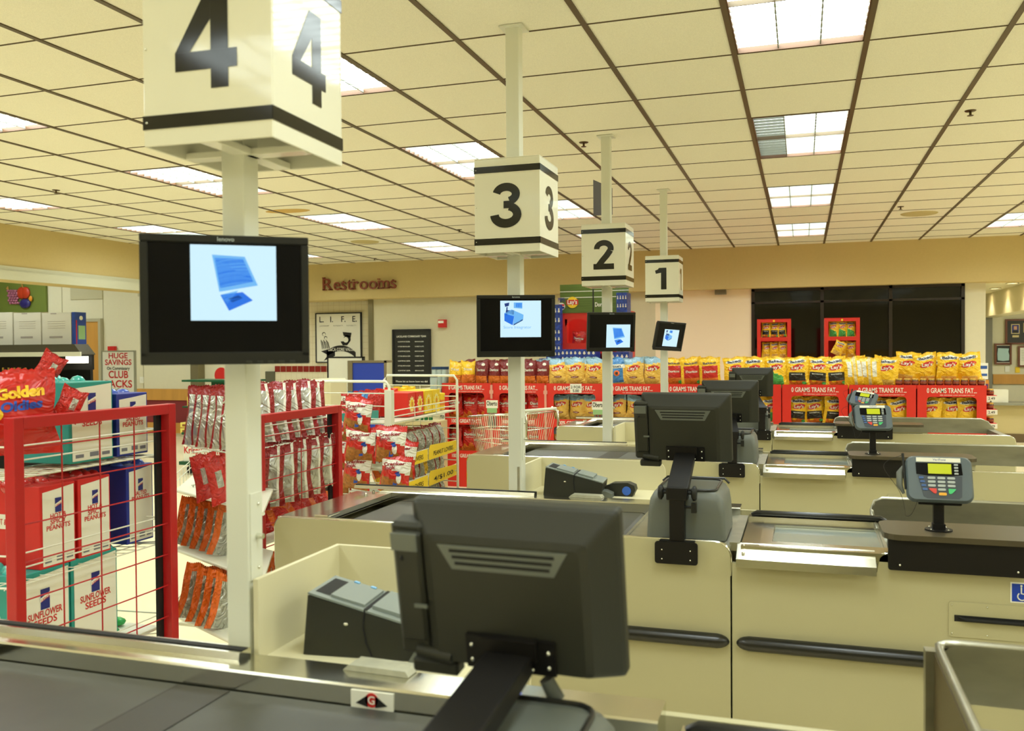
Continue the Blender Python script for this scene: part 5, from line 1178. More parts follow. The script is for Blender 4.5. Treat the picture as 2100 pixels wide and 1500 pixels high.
ang = math.atan2(d_.y, d_.x); Tm = Matrix.Translation(cc) @ Matrix.Rotation(ang, 4, 'Z')
z = 1.12
for z in [.45 + .07 * k for k in range(10)]: m.tube([cc + Vector((0, 0, z)), cd + Vector((0, 0, z))], .0025, 5)
for k in range(9): q = cc.lerp(cd, k / 8); m.tube([q + Vector((0, 0, .1)), q + Vector((0, 0, 1.15))], .0025, 5)
obj('centre_grid', m, [M_WIREW], t)
for z, tilt in ((1.155, .05), (.87, .10), (.70, .10), (.50, .10)):
    m = MB(); L = d_.length
    # local: x along rack, y to the left (shopper side -), right side faces the lanes (y negative)
    for sg in ((-1, 1) if z > 1.1 else (-1,)):
        y0, y1 = (0, -.27 * -sg * -1) if False else (0, sg * .27)
        zi, zo = z + (.0 if z > 1.1 else tilt * .5), z
        m.add([(0, y0, zi), (L, y0, zi), (L, y1, zo), (0, y1, zo), (0, y0, zi - .008), (L, y0, zi - .008), (L, y1, zo - .008), (0, y1, zo - .008)], [(0, 1, 2, 3), (7, 6, 5, 4), (0, 4, 5, 1), (1, 5, 6, 2), (2, 6, 7, 3), (3, 7, 4, 0)], 0, False, Tm)
        for dz in (0, .035, .07): m.tube([Tm @ Vector((0, y1, zo + dz)), Tm @ Vector((L, y1, zo + dz))], .0035, 6)
        for xx in (0, L * .33, L * .66, L): m.tube([Tm @ Vector((xx, y1, zo)), Tm @ Vector((xx, y1, zo + .07))], .003, 5)
    obj('shelf', m, [M_WIREW], t)
# hanging caramel corn bags on the near end and side
hang = [(800, 915, 4.62, 3), (736, 905, 4.60, 3), (655, 880, 5.0, 2)]
k = 0
for (u, v, y, sz) in ((730, 848, 4.60, 1), (735, 907, 4.59, 1), (728, 962, 4.60, 1), (690, 868, 4.72, 1), (687, 925, 4.72, 1), (690, 975, 4.72, 1), (797, 908, 4.50, 1), (807, 968, 4.48, 1), (655, 868, 4.9, 1), (820, 935, 4.66, 1)):
    q = atY(u, v + 29, y); k += 1
    put('popc', (q.x, y, q.z - .035), 'red and white caramel corn bag hanging on the wire gondola, %s of ten in clusters' % ORD(k - 1), 'caramel corn bags hanging on the gondola', (1.12, 1.2, .96), (R(-3), R(6), R(random.uniform(0, 18))), w=.165, h=.215, d=.07)
m = MB()
for (u, y, za) in ((735, 4.62, 1.15), (692, 4.74, 1.12), (800, 4.52, 1.0)):
    q = atY(u, 900, y); m.box(q.x - .014, q.x + .014, y + .05, y + .053, .55, za)
tag(obj('clip_strip', m, [mat('clear white plastic strip', (220, 224, 216), .3)]), 'pale plastic clip strips behind the hanging caramel corn bags', 'clip strip')
# yellow price rails and trayed bags on the gondola
def on_tray(zt, kinds, label, n, zr):
    L = d_.length
    for k in range(n):
        p_ = Tm @ Vector((L * (k + .6) / n, -.18, zt + .012 + .03))
        put(kinds[k % len(kinds)], tuple(p_), '%s in the %s gondola tray, %s from left' % (BAGD[kinds[k % len(kinds)]], label, ORD(k)), 'bags in the gondola trays', (.62, .9, .52), (R(-22), 0, ang - R(100 + random.uniform(-8, 8)) + R(90)))
    for k in (0, 1):
        m = MB(); x0, x1 = L * (.02 + .5 * k), L * (.50 + .49 * k)
        m.prism([(x0, 0), (x1, 0), (x1, .075), (x0 + .03, .075 if k == 0 else .095), (x0, .06)], -.002, .002, 'y', 0, Tm @ Matrix.Translation((0, -.276, zt - .004)))
        m.text('PEANUT LOVERS' if not (k == 1 and zt < .8) else '4/$1.00', Tm @ Vector(((x0 + x1) / 2, -.2795, zt + .016)), Tm.to_3x3() @ Vector((1, 0, 0)), (0, 0, 1), .030, 1, .01, True, (x1 - x0) * .7)
        tag(obj('price_rail', m, [M_YEL, M_BLACKP]), 'yellow card strip with black lettering on the %s gondola tray, %s half' % (label, ['near', 'far'][k]), 'price strip', 'yellow strips on the gondola trays')
on_tray(.87, ['rback', 'rback'], 'upper', 8, 0); on_tray(.70, ['oback', 'rback'], 'second', 6, 0); on_tray(.50, ['oback', 'rback'], 'lowest', 8, 0)
# boxes and cans on the top shelf of the gondola
L = d_.length; k = 0
for (s0, s1, col, lab) in ((.36, .47, M_REDC, 'red'), (.48, .59, M_REDC, 'red'), (.61, .73, M_YEL, 'yellow'), (.74, .86, M_YEL, 'yellow')):
    for yy, row in ((-.13, 'front'),):
        t2 = thing('sunburst_carton', '%s snack carton with sunburst print on the gondola top shelf, %s one' % (lab, ['left', 'right', 'left', 'right'][k]), 'carton', tuple(Tm @ Vector((L * s0, yy, 1.16))), ang, 'sunburst cartons'); k += 1
        w = L * (s1 - s0); hh = .15
        m = MB(); m.box(0, w, -.08, .14, 0, hh); m.prism([(0, hh), (w, hh), (w, hh + .02), (w * .5, hh + .012), (0, hh + .03)], .10, .14); obj('box', m, [col], t2)
        m = MB(); pts = []
        for i in range(24): a = 2 * math.pi * i / 24; r_ = .036 if i % 2 else .050; pts.append((w / 2 + r_ * math.cos(a), hh * .5 + r_ * 1.1 * math.sin(a)))
        m.prism(pts, -.0815, -.080, 'y', 0); m.prism([(w / 2 + .030 * math.cos(a * .52), hh * .5 + .033 * math.sin(a * .52)) for a in range(12)], -.0825, -.0815, 'y', 1); m.text('8', (w / 2, -.083, hh * .42), (1, 0, 0), (0, 0, 1), .03, 2, .03)
        obj('sunburst', m, [mat('cream print', (240, 224, 150), .5), M_YEL, M_REDP], t2)
for k in range(3):
    p_ = Tm @ Vector((L * (.90 + .035 * k), -.12 - .02 * k, 1.16)); t2 = thing('snack_can', 'yellow snack can with orange label at the far end of the gondola, %s from left' % ORD(k), 'can', tuple(p_), 0, 'yellow snack cans')
    m = MB(); m.lathe([(.036, 0), (.038, .005), (.038, .10)], n=14); obj('body', m, [M_YEL], t2)
    m = MB(); m.lathe([(.0385, .03), (.0385, .07)], n=14); obj('label_band', m, [mat('orange label', (236, 140, 60), .5)], t2); m = MB(); m.lathe([(.038, .10), (.04, .104), (.04, .116), (.03, .118)], n=14); obj('lid', m, [M_YEL], t2)
for k, (s_, c, zz) in enumerate(((.02, 'popc', 0), (.10, 'sun', 0), (.17, 'dor', 0), (.24, 'dor', 0), (.30, 'gold2', 0))):
    p_ = Tm @ Vector((L * s_, .02, 1.16)); put(c, tuple(p_), '%s bag on the left part of the gondola top shelf, %s from left' % (['mixed red', 'teal and blue', 'red glossy', 'second red glossy', 'dark red'][k], ORD(k)), 'bags on the gondola top shelf', .55, (R(-10), R(8), R(10)))
m = MB(); m.box(0, .30, -.09, .10, 0, .05); tag(obj('teal_packet_box', m, [M_BOXT], loc=tuple(Tm @ Vector((-.02, .02, 1.16))), rot=(0, 0, ang)), 'teal packet box on the near left corner of the gondola', 'box')
# green cans on the shelf beyond the gondola
for k in range(6):
    q = atY(836 + k * 9.5, 862, 8.9); t2 = thing('green_can', 'dark green can on the low shelf behind the gondola, %s from left' % ORD(k), 'can', (q.x, 8.9, q.z), 0, 'green cans behind the gondola')
    m = MB(); m.lathe([(.022, 0), (.022, .10)], n=12); obj('body', m, [mat('green can', (20, 110, 60), .3)], t2); m = MB(); m.lathe([(.0225, .075), (.0225, .10)], n=12); obj('rim', m, [M_PWHT], t2)
q0, q1 = atY(806, 863, 8.9), atY(900, 863, 8.9)
t2 = thing('low_shelf', 'beige slatted low shelf unit behind the gondola carrying green cans', 'shelf', (q0.x, 8.84, 0), 0)
m = MB(); w = q1.x - q0.x; m.box(0, w, 0, .3, q0.z - .04, q0.z); m.box(0, w, .28, .3, 0, q0.z - .04); m.box(0, .02, 0, .28, 0, q0.z - .04); m.box(w - .02, w, 0, .28, 0, q0.z - .04)
for k in range(4): m.box(.02, w - .02, .0, .02, q0.z - .14 - .09 * k, q0.z - .09 - .09 * k)
obj('shelf_body', m, [mat('beige slatwall', (200, 184, 136), .6)], t2)
# round blue-lid tubs near the team board
for k, (u, v) in enumerate(((893, 795), (903, 795), (913, 795), (890, 812))):
    q = atY(u, v, 9.75 if k < 3 else 9.5); t2 = thing('snack_tub', 'tall clear tub with dark blue lid by the leftmost display, %s' % (ORD(k) + ' from left' if k < 3 else 'lower one'), 'tub', (q.x, q.y, q.z), 0, 'blue-lidded tubs')
    m = MB(); m.lathe([(.04, 0), (.043, .01), (.043, .20), (.038, .22)], n=14); obj('tub', m, [mat('pale blue tub', (176, 190, 186), .3)], t2); m = MB(); m.lathe([(.045, .215), (.045, .245)], n=14); obj('lid', m, [mat('dark blue lid', (28, 60, 100), .4)], t2)
    m = MB(); m.lathe([(.0435, .03), (.0435, .18)], n=14); m.f = m.f[:5]; m.m = m.m[:5]; m.sm = m.sm[:5]; obj('green_stripe', m, [mat('bright green print', (70, 170, 60), .4)], t2)
m = MB(); q = atY(884, 797, 9.6); m.box(-.12, max(.0, -3.995 - q.x), -.08, .25, 0, q.z - .001); tag(obj('tub_stand', m, [M_BEIGE2], loc=(q.x, 9.6, 0)), 'pale low cabinet carrying the blue-lidded tubs left of the displays', 'cabinet')

# ------------------------------------------------------------------ shopping cart
t = thing('shopping_cart', 'chrome wire shopping cart parked behind lane 2', 'shopping cart', (0, 0, 0), 0)
a = atZ(972, 846, .98); b = atZ(1128, 833, 1.0)
W_ = Vector((0, .0, 0)); fx = Vector((-2.33, 7.95, 0)); bk = Vector((-3.05, 8.30, 0)); ax = (fx - bk).normalized(); sd = Vector((-ax.y, ax.x, 0)); LC = .82; WC = .44
O = bk
def cp(l, s, z): return O + ax * l + sd * s + Vector((0, 0, z))
m = MB(); tops = [cp(0, -.15, .93), cp(LC, -WC / 2, .99), cp(LC, WC / 2, .99), cp(0, .15, .93)]; bots = [cp(.10, -.12, .58), cp(LC - .10, -WC / 2 + .05, .52), cp(LC - .10, WC / 2 - .05, .52), cp(.10, .12, .58)]
m.tube(tops, .006, 8, 0, None, True); m.tube(bots, .005, 6, 0, None, True)
for q in (.33, .66): m.tube([x.lerp(y, q) for x, y in zip(tops, bots)], .0045, 6, 0, None, True)
for e_ in range(4):
    n_ = 26 if e_ in (0, 2) else 14
    for k in range(n_):
        p0 = tops[e_].lerp(tops[(e_ + 1) % 4], k / n_); p1 = bots[e_].lerp(bots[(e_ + 1) % 4], k / n_); m.tube([p0, p1], .0022, 4)
for k in range(12): m.tube([bots[0].lerp(bots[1], k / 12), bots[3].lerp(bots[2], k / 12)], .0022, 4)
obj('basket', m, [M_CHROME], t)
m = MB()
for s_ in (-1, 1): m.tube([cp(LC + .0, s_ * WC / 2, .40), cp(LC + .03, s_ * WC / 2, .92), cp(LC + .02, s_ * WC / 2, 1.0), cp(LC - .05, s_ * WC / 2, 1.03)], .013, 8); m.tube([cp(LC, s_ * WC / 2, .42), cp(LC, s_ * WC / 2, .16), cp(.05, s_ * .16, .14)], .012, 8); m.tube([cp(.16, s_ * .14, .14), cp(.18, s_ * .13, .58)], .010, 8)
m.tube([cp(LC, -WC / 2, .5), cp(LC, WC / 2, .5)], .010, 8); obj('chassis', m, [M_CHROME], t)
m = MB(); m.tube([cp(LC + .0, -WC / 2, 1.02), cp(LC + .0, WC / 2, 1.02)], .015, 10); obj('handle', m, [M_WIREW], t)
m = MB(); m.add([cp(.12, -.13, .60), cp(LC - .12, -WC / 2 + .06, .54), cp(LC - .12, WC / 2 - .06, .54), cp(.12, .13, .60)], [(0, 1, 2, 3)]); 
for l, s_ in ((LC, -.2), (LC, .2), (.08, -.15), (.08, .15)):
    mm = MB(); c_ = cp(l, s_, .065); mm.tube([c_ - sd * .012, c_ + sd * .012], .062, 16); obj('wheel', mm, [M_BUMP], t)
# ------------------------------------------------------------------ posters, signs and stands at the back left
q0, q1 = atY(650, 645, YW - .05), atY(741, 742, YW - .05)
t = thing('framed_poster', 'framed white L.I.F.E. poster with black drawings on the tiled wall', 'poster', (q0.x, YW - .07, q1.z), 0)
w, h = q1.x - q0.x, q0.z - q1.z
m = MB(); m.box(0, w, 0, .02, 0, h); obj('print_sheet', m, [M_PWHT], t)
m = MB()
for a, b, c, d in ((-.02, .0, -.02, h + .02), (w, w + .02, -.02, h + .02), (0, w, h, h + .02), (0, w, -.02, 0)): m.box(a, b, -.01, .025, c, d)
obj('frame', m, [M_BLACKP], t)
m = MB()
for k, s in enumerate(('L.', 'I.', 'F.', 'E.')): m.text(s, (w * (.07 + .25 * k), -.002, h * .83), (1, 0, 0), (0, 0, 1), .10, 0, .02, False); 
for k, (s, x) in enumerate((('LEADERSHIP', .18), ('INTEGRITY', .5), ('FLEXIBILITY', .8))): m.text(s, (w * x, -.002, h * .74), (1, 0, 0), (0, 0, 1), .022, 1, 0, True, w * .22)
arc_o = [(w * (.55 + .42 * math.cos(R(a))), h * (-.02 + .36 * math.sin(R(a)))) for a in range(140, 34, -8)]; arc_i = [(w * (.55 + .42 * math.cos(R(a))), h * (-.13 + .36 * math.sin(R(a)))) for a in range(34, 141, 8)]
for i in range(len(arc_o) - 1):
    p0, p1 = arc_o[i], arc_o[i + 1]; r0, r1 = (p0[0], p0[1] - h * .12), (p1[0], p1[1] - h * .12); m.add([(p0[0], -.003, p0[1]), (p1[0], -.003, p1[1]), (r1[0], -.003, r1[1]), (r0[0], -.003, r0[1])], [(3, 2, 1, 0)], 0)
m.add([(w * .10, -.003, h * .22), (w * .42, -.003, h * .30), (w * .42, -.003, h * .12), (w * .16, -.003, h * .02), (w * .26, -.003, h * .14)], [(0, 4, 2, 1), (4, 3, 2)], 0)
m.text('DeCA CORE VALUES', (w * .58, -.0045, h * .225), (1, 0, 0), (0, 0, 1), .055, 2, .02, True, w * .62)
# sketch figures
for cx, cz, s in ((.17, .58, 1), (.21, .50, .9)): m.lathe([(.035 * s, 0), (.035 * s, .001)], n=12, mi=0, T=Matrix.Translation((w * cx, -.002, h * cz)) @ Matrix.Rotation(R(90), 4, 'X')); m.lathe([(.027 * s, 0), (.027 * s, .001)], n=12, mi=2, T=Matrix.Translation((w * cx + .004, -.004, h * cz - .006)) @ Matrix.Rotation(R(90), 4, 'X'))
for k in range(9): m.tube([(w * (.10 + .02 * k), -.003, h * (.46 - .02 * (k % 3))), (w * (.13 + .022 * k), -.003, h * (.26 + .02 * (k % 2)))], .004, 4, 0)
m.add([(w * .60, -.003, h * .62), (w * .80, -.003, h * .60), (w * .78, -.003, h * .50), (w * .62, -.003, h * .54)], [(0, 3, 2, 1)], 0); m.lathe([(.07, 0), (.07, .001)], n=14, mi=0, T=Matrix.Translation((w * .70, -.002, h * .47)) @ Matrix.Rotation(R(90), 4, 'X')); m.lathe([(.05, 0), (.05, .001)], n=14, mi=2, T=Matrix.Translation((w * .67, -.004, h * .455)) @ Matrix.Rotation(R(90), 4, 'X'))
m.add([(w * .55, -.003, h * .42), (w * .78, -.003, h * .44), (w * .70, -.003, h * .34), (w * .60, -.003, h * .34)], [(0, 3, 2, 1)], 0)
obj('drawing', m, [M_BLACKP, mat('grey print small', (150, 146, 130), .6), M_PWHT], t)
# black team board
yb = YB + .20; q0, q1 = atY(807, 678, yb), atY(883, 790, yb); w, h = q1.x - q0.x, q0.z - q1.z
t = thing('notice_board', 'tall black letter board with white lines of names on the beige wall', 'notice board', (q0.x, yb - .02, q1.z), 0)
m = MB(); m.box(0, w, 0, .03, 0, h); obj('board', m, [mat('black felt board', (30, 30, 24), .5)], t)
m = MB()
for a, b, c, d in ((-.015, .015, -.01, h + .01), (w - .015, w + .015, -.01, h + .01), (0, w, h - .015, h + .015), (0, w, -.015, .015)): m.box(a, b, -.012, .03, c, d)
obj('frame', m, [M_BLACKP], t)
m = MB(); m.text('LACKLAND COMMISSARY TEAM', (w / 2, -.001, h * .87), (1, 0, 0), (0, 0, 1), .03, 0, .02, True, w * .8)
for k in range(8):
    z = h * (.78 - .088 * k); m.text('STORE MANAGER' if k % 2 else 'OFFICER', (w * .30, -.001, z), (1, 0, 0), (0, 0, 1), .018, 0, .01, True, w * .34); m.text('NAME PLATE' if k % 2 else 'MANAGER', (w * .72, -.001, z), (1, 0, 0), (0, 0, 1), .018, 0, .01, True, w * .24)
m.text('Please let us know how we did', (w / 2, -.001, h * .05), (1, 0, 0), (0, 0, 1), .028, 0, .02, True, w * .86); obj('lettering', m, [M_WHITE], t)
# fire alarm
q0, q1 = atY(900, 656, yb), atY(916, 672, yb)
t = thing('fire_alarm', 'small red fire alarm with white strobe on the beige wall', 'alarm', (q0.x, yb, q1.z), 0)
m = MB(); m.box(0, q1.x - q0.x, -.04, .02, 0, q0.z - q1.z); obj('body', m, [M_REDP], t); m = MB(); m.box(.01, .10, -.055, -.04, .07, .11); obj('strobe', m, [M_WHITE], t)
# white kiosk with black frame and blue panel
y = 11.0; q0, q1 = atY(671, 732, y), atY(745, 732, y); w = q1.x - q0.x
t = thing('white_panel_stand', 'white notice panel with black edge standing left of the blue panel', 'panel', (q0.x, y, 0), 0)
m = MB(); m.box(.02, w - .02, 0, .04, .2, q0.z - .02); obj('panel', m, [M_PWHT], t)
m = MB(); m.box(0, .02, -.005, .05, 0, q0.z); m.box(w - .02, w, -.005, .05, 0, q0.z); m.box(0, w, -.005, .05, q0.z - .02, q0.z); m.box(-.1, w + .1, -.1, .14, 0, .02); obj('frame', m, [M_BLACKP], t)
q0, q1 = atY(714, 740, y - .3), atY(790, 738, y - .3); w = q1.x - q0.x
t = thing('blue_panel_stand', 'royal blue panel in a steel frame behind the wire gondola', 'panel', (q0.x, y - .3, 0), 0)
m = MB(); m.box(.07, w - .015, -.0, .03, .25, q0.z - .03); obj('panel', m, [M_BLUE], t)
m = MB(); m.box(0, .07, -.02, .22, 0, q0.z); m.box(w - .015, w, -.01, .04, 0, q0.z); m.box(.07, w, -.01, .22, q0.z - .03, q0.z); obj('frame', m, [mat('brushed taupe metal', (160, 148, 120), .35, metal=.7)], t)
t = thing('white_counter_box', 'low white metal bin standing behind the dark red bags', 'bin', (atY(632, 780, 8.6).x, 8.6, 0), 0)
q0, q1 = atY(628, 778, 8.6), atY(672, 778, 8.6); m = MB(); m.cbox(0, q1.x - q0.x, 0, .4, 0, q0.z, .02); obj('body', m, [M_BEIGE2], t)
m = MB(); m.cyl(((q1.x - q0.x) * .5, -.004, q0.z - .06), .008, .005, 'y', 8); obj('lock', m, [M_SLIT], t)
# doughnut stand: green steel cart
q = atZ(367, 955, .12); bx = q.x; by = q.y
t = thing('doughnut_stand', 'green and white wheeled doughnut stand with yellow boxes', 'display stand', (bx, by, 0), 0)
w = 1.05; zt_ = lambda v: atY(400, v, by).z
m = MB(); m.box(0, w, 0, .5, zt_(955), zt_(950) + .012); m.box(.03, w, .02, .48, zt_(893), zt_(888) + .0); obj('green_base', m, [M_GREEN], t)
m = MB(); m.box(.05, w - .02, .03, .47, zt_(950) + .014, zt_(893)); obj('white_body', m, [M_PWHT], t)
m = MB(); z = zt_(935); m.text('Krispy Kreme', (.36, .028, zt_(931)), (1, 0, 0), (0, 0, 1), .085, 0, .03, True, .60); m.text('DOUGHNUTS', (.50, .028, zt_(948)), (1, 0, 0), (0, 0, 1), .075, 1, .03, True, .62); obj('lettering', m, [M_REDP, M_GREEN], t)
m = MB(); z1 = zt_(784); m.box(.36, .62, .2, .34, zt_(888), z1); m.box(.02, .98, .05, .5, z1, z1 + .025); m.box(.0, .9, .08, .5, zt_(838), zt_(838) + .02); m.box(.52, .54, .195, .2, z1 - .2, z1 - .02); obj('green_shelves', m, [M_GREEN], t)
for x, yy in ((.10, .08), (.95, .08), (.10, .42), (.95, .42)): m = MB(); m.cyl((x, yy, .055), .05, .03, 'y', 14); m.box(x - .012, x + .012, yy, yy + .03, .055, .115); obj('caster', m, [M_SLIT], t)
for k, (u, v, s) in enumerate(((402, 836, 1.1), (388, 888, 1.0), (388, 876, 1.0), (452, 832, .9), (452, 886, .9))):
    q = atY(u, v, by + .18); t2 = thing('doughnut_box', 'yellow doughnut box with small brown print, %s' % ['on the upper green shelf left', 'lower left on the stand', 'upper of the two stacked left', 'upper shelf right', 'lower shelf right'][k], 'box', (q.x - .09, by + .12, q.z), 0, 'yellow doughnut boxes')
    m = MB(); hh = .06 * s if k in (1, 2) else .17 * s; 
    if k in (1, 2): m.box(0, .20, 0, .2, 0, hh)
    else: m.prism([(0, 0), (.2, 0), (.2, hh * .72), (.15, hh), (.05, hh), (0, hh * .72)], 0, .16)
    obj('carton', m, [mat('lemon carton', (240, 222, 110), .5)], t2); m = MB(); m.box(.03, .12, -.002, 0, hh * .2, hh * .65); obj('window_print', m, [mat('brown print', (140, 84, 40), .6)], t2)
# round red logo on a sign behind the pole
q = atY(449, 770, 12.5); m = MB(); m.lathe([(.13, 0), (.13, .01)], n=24, T=Matrix.Rotation(R(90), 4, 'X')); m.box(-.03, .03, .0, .03, -.9, -.1)
m.box(-.06, .06, .0, .03, -q.z, -.9)
tag(obj('round_logo_sign', m, [M_REDP], loc=(q.x + .05, 12.5, q.z)), 'small round red sign partly hidden behind the sign 4 pole', 'sign')
# huge savings stand
y = 12.0; q0, q1 = atY(210, 722, y), atY(276, 806, y); w, h = q1.x - q0.x, q0.z - q1.z
t = thing('sale_sign', 'white stand sign reading HUGE SAVINGS with red lettering', 'sign', (q0.x, y, 0), 0)
m = MB(); m.box(0, w, 0, .02, q1.z, q0.z); obj('card', m, [M_PWHT], t)
m = MB(); m.box(-.02, 0, -.01, .03, 0, q0.z); m.box(w, w + .02, -.01, .03, 0, q0.z); m.box(-.02, w + .02, -.01, .03, q0.z, q0.z + .02); m.box(-.1, w + .1, -.15, .15, 0, .02); obj('stand', m, [mat('grey sign frame', (150, 150, 130), .4)], t)
m = MB(); ln = [('HUGE', .84, .09, 0, .6), ('SAVINGS', .68, .09, 0, .84), ('On Commissary', .56, .05, 1, .72), ('CLUB', .36, .12, 0, .62), ('PACKS', .13, .12, 0, .86), ('More Dozens', .04, .04, 1, .6)]
for s, zz, hh, mi_, ww in ln: m.text(s, (w / 2, -.002, q1.z + h * zz), (1, 0, 0), (0, 0, 1), hh, mi_, .03, True, w * ww)
obj('lettering', m, [M_REDP, M_BLACKP], t)
q = atY(226, 717, YW - .1); m = MB(); m.box(-.08, .08, 0, .06, -.06, .06); tag(obj('alarm_pull', m, [M_REDP], loc=(q.x, YW - .08, q.z)), 'small dark red alarm box on hall wall above the sale sign', 'alarm')
q = atY(284, 780, YW - .1); m = MB(); m.box(-.04, .04, 0, .02, -.06, .06); m.box(-.01, .01, -.01, 0, -.02, .02); tag(obj('wall_switch', m, [M_PWHT], loc=(q.x, YW - .02, q.z)), 'white wall switch plate right of the sale sign', 'switch')
# far left gondola with lit canopy
y = 9.5; q0, q1 = atY(-60, 706, y), atY(181, 706, y); x0, x1 = q0.x, q1.x; zc1 = q1.z; zc0 = atY(175, 728, y).z
t = thing('lit_gondola', 'far left store shelf with dark canopy, light and bottles', 'shelf unit', (x1, y, 0), 0)
L = x0 - x1
m = MB(); m.prism([(L, zc0), (L, zc1), (-.12, zc1), (.0, zc0 + .01), (0, zc0)], -.12, .12); obj('canopy', m, [mat('dark pewter canopy', (84, 80, 66), .35)], t)
m = MB(); m.box(L, .0, -.14, -.12, zc0 - .02, zc0 + .04); obj('canopy_rail', m, [M_WIREW], t)
m = MB(); m.box(-.30, -.02, -.08, .02, zc0 - .11, zc0 - .02); obj('light_panel', m, [mat('lit white panel', (255, 252, 240), .5, emit=((255, 252, 235), 2.2))], t)
m = MB(); m.box(L, -.35, .4, .45, .0, zc0 - .02); m.box(L, -.02, .08, .12, zc0 - .2, zc0); m.box(L, -.35, -.05, .4, .75, .78); m.box(L, -.35, -.05, .4, 1.1, 1.12); m.box(L, -.35, -.05, .4, .0, .3); obj('shelves', m, [M_SLIT], t)
for k in range(9):
    for r_, z in enumerate((.78, 1.12)):
        t2 = thing('dark_bottle', 'dark glass bottle with gold neck on far left shelf, %s from left, %s row' % (ORD(k), ['lower', 'upper'][r_]), 'bottle', (x0 + .12 + k * .10, y + .05, z + .001), 0, 'dark bottles on the far left shelf')
        m = MB(); m.lathe([(.03, 0), (.032, .01), (.032, .15), (.014, .20), (.013, .26)], n=12); obj('glass', m, [mat('dark brown glass', (24, 14, 8), .08)], t2); m = MB(); m.lathe([(.0145, .225), (.0145, .265)], n=10); obj('neck_foil', m, [M_LID], t2); m = MB(); m.lathe([(.0325, .05), (.0325, .09)], n=12); obj('paper_label', m, [mat('gold label', (180, 150, 90), .5)], t2)
# large cartons on the canopy
M_CARD = mat('pale grey carton', (226, 222, 206), .6)
for k, (u0, u1) in enumerate(((-40, 26), (28, 84), (86, 146))):
    a, b = atY(u0, 642, y + .1), atY(u1, 642, y + .1); h = a.z - zc1 - .005; w = b.x - a.x - .006
    t2 = thing('large_carton', 'large pale carton on the far left shelf top, %s' % ['cut off at the left edge', 'left of two beside the blue end', 'right of two with blue end'][k], 'carton', (a.x, y + .1, zc1 + .003), 0, 'large pale cartons')
    m = MB(); m.box(0, w, 0, .20, 0, h); obj('carton', m, [M_CARD], t2)
    m = MB(); 
    for r_ in range(4): m.box(w * .2, w * .8, -.002, 0, h * (.72 - .07 * r_), h * (.73 - .07 * r_))
    m.box(w * .25, w * .7, -.002, 0, h * .2, h * .26); m.box(w * .3, w * .5, -.002, 0, h - .02, h - .005); obj('faint_print', m, [mat('faint grey print', (176, 166, 156), .6)], t2)
a, b = atY(147, 640, y + .1), atY(153, 640, y + .1); h = a.z - zc1 - .005
t2 = thing('blue_carton', 'blue printed carton end with yellow green picture, far left', 'carton', (a.x, y + .1, zc1 + .003), 0)
m = MB(); m.box(0, b.x - a.x, 0, .20, 0, h); obj('carton', m, [mat('blue carton print', (44, 74, 160), .5)], t2)
m = MB(); w = b.x - a.x; m.box(w, w + .002, .06, .18, h * .15, h * .58, 0); m.box(w, w + .003, .02, .035, 0, h * .75, 1); m.cyl((w, .11, h * .82), .03, .002, 'x', 12, 2); obj('picture', m, [mat('pale green print', (150, 190, 130), .5), M_REDP, M_WHITE], t2)
# green wall panel with fruit relief
y = YW - .06; q0, q1 = atY(-200, 560, y), atY(94, 640, y)
t = thing('fruit_wall_panel', 'green wall panel with grapes, apple and plum relief at far left', 'wall decoration', (q1.x, y, q1.z), 0)
m = MB(); m.box(q0.x - q1.x, 0, 0, .05, 0, 1.2); obj('panel', m, [mat('moss green panel', (112, 128, 52), .6)], t)
fp = lambda u, v: atY(u, v, y) - Vector((q1.x, y, q1.z))
p_ = fp(50, 601); m = MB(); m.sphere((p_.x - .05, -.02, p_.z), .11, 0, 18, 10, None, (1, .35, 1.08)); m.sphere((p_.x + .05, -.02, p_.z), .11, 0, 18, 10, None, (1, .35, 1.08)); obj('apple', m, [mat('red apple', (196, 60, 28), .4)], t)
m = MB(); m.tube([(p_.x, -.03, p_.z + .10), (p_.x - .02, -.04, p_.z + .17)], .010, 6); obj('stem', m, [M_WOOD], t)
p_ = fp(54, 623); m = MB(); m.sphere((p_.x, -.03, p_.z), .13, 0, 18, 10, None, (1.05, .35, .72)); obj('plum', m, [mat('dark blue plum', (44, 38, 112), .35)], t)
p_ = fp(67, 613); m = MB(); m.sphere((p_.x, -.05, p_.z), .05, 0, 12, 8, None, (.8, .5, 1.1)); obj('apricot', m, [mat('orange apricot', (232, 150, 40), .4)], t)
for r_ in range(6):
    for c in range(4):
        p_ = fp(19 + c * 5.2 + (r_ % 2) * 2.5 + r_ * .5, 597 + r_ * 5); m = MB(); m.sphere((p_.x, -.03, p_.z), .028, 0, 10, 6); obj('grape', m, [mat('purple pink grape', (176, 104, 130), .35)], t)
m = MB(); p_ = fp(16, 591); m.tube([(p_.x, -.03, p_.z), (p_.x + .05, -.03, p_.z - .06)], .012, 6); m.tube([(p_.x + .03, -.03, p_.z + .03), (p_.x + .04, -.03, p_.z - .05)], .010, 6); obj('vine', m, [M_WOOD], t)
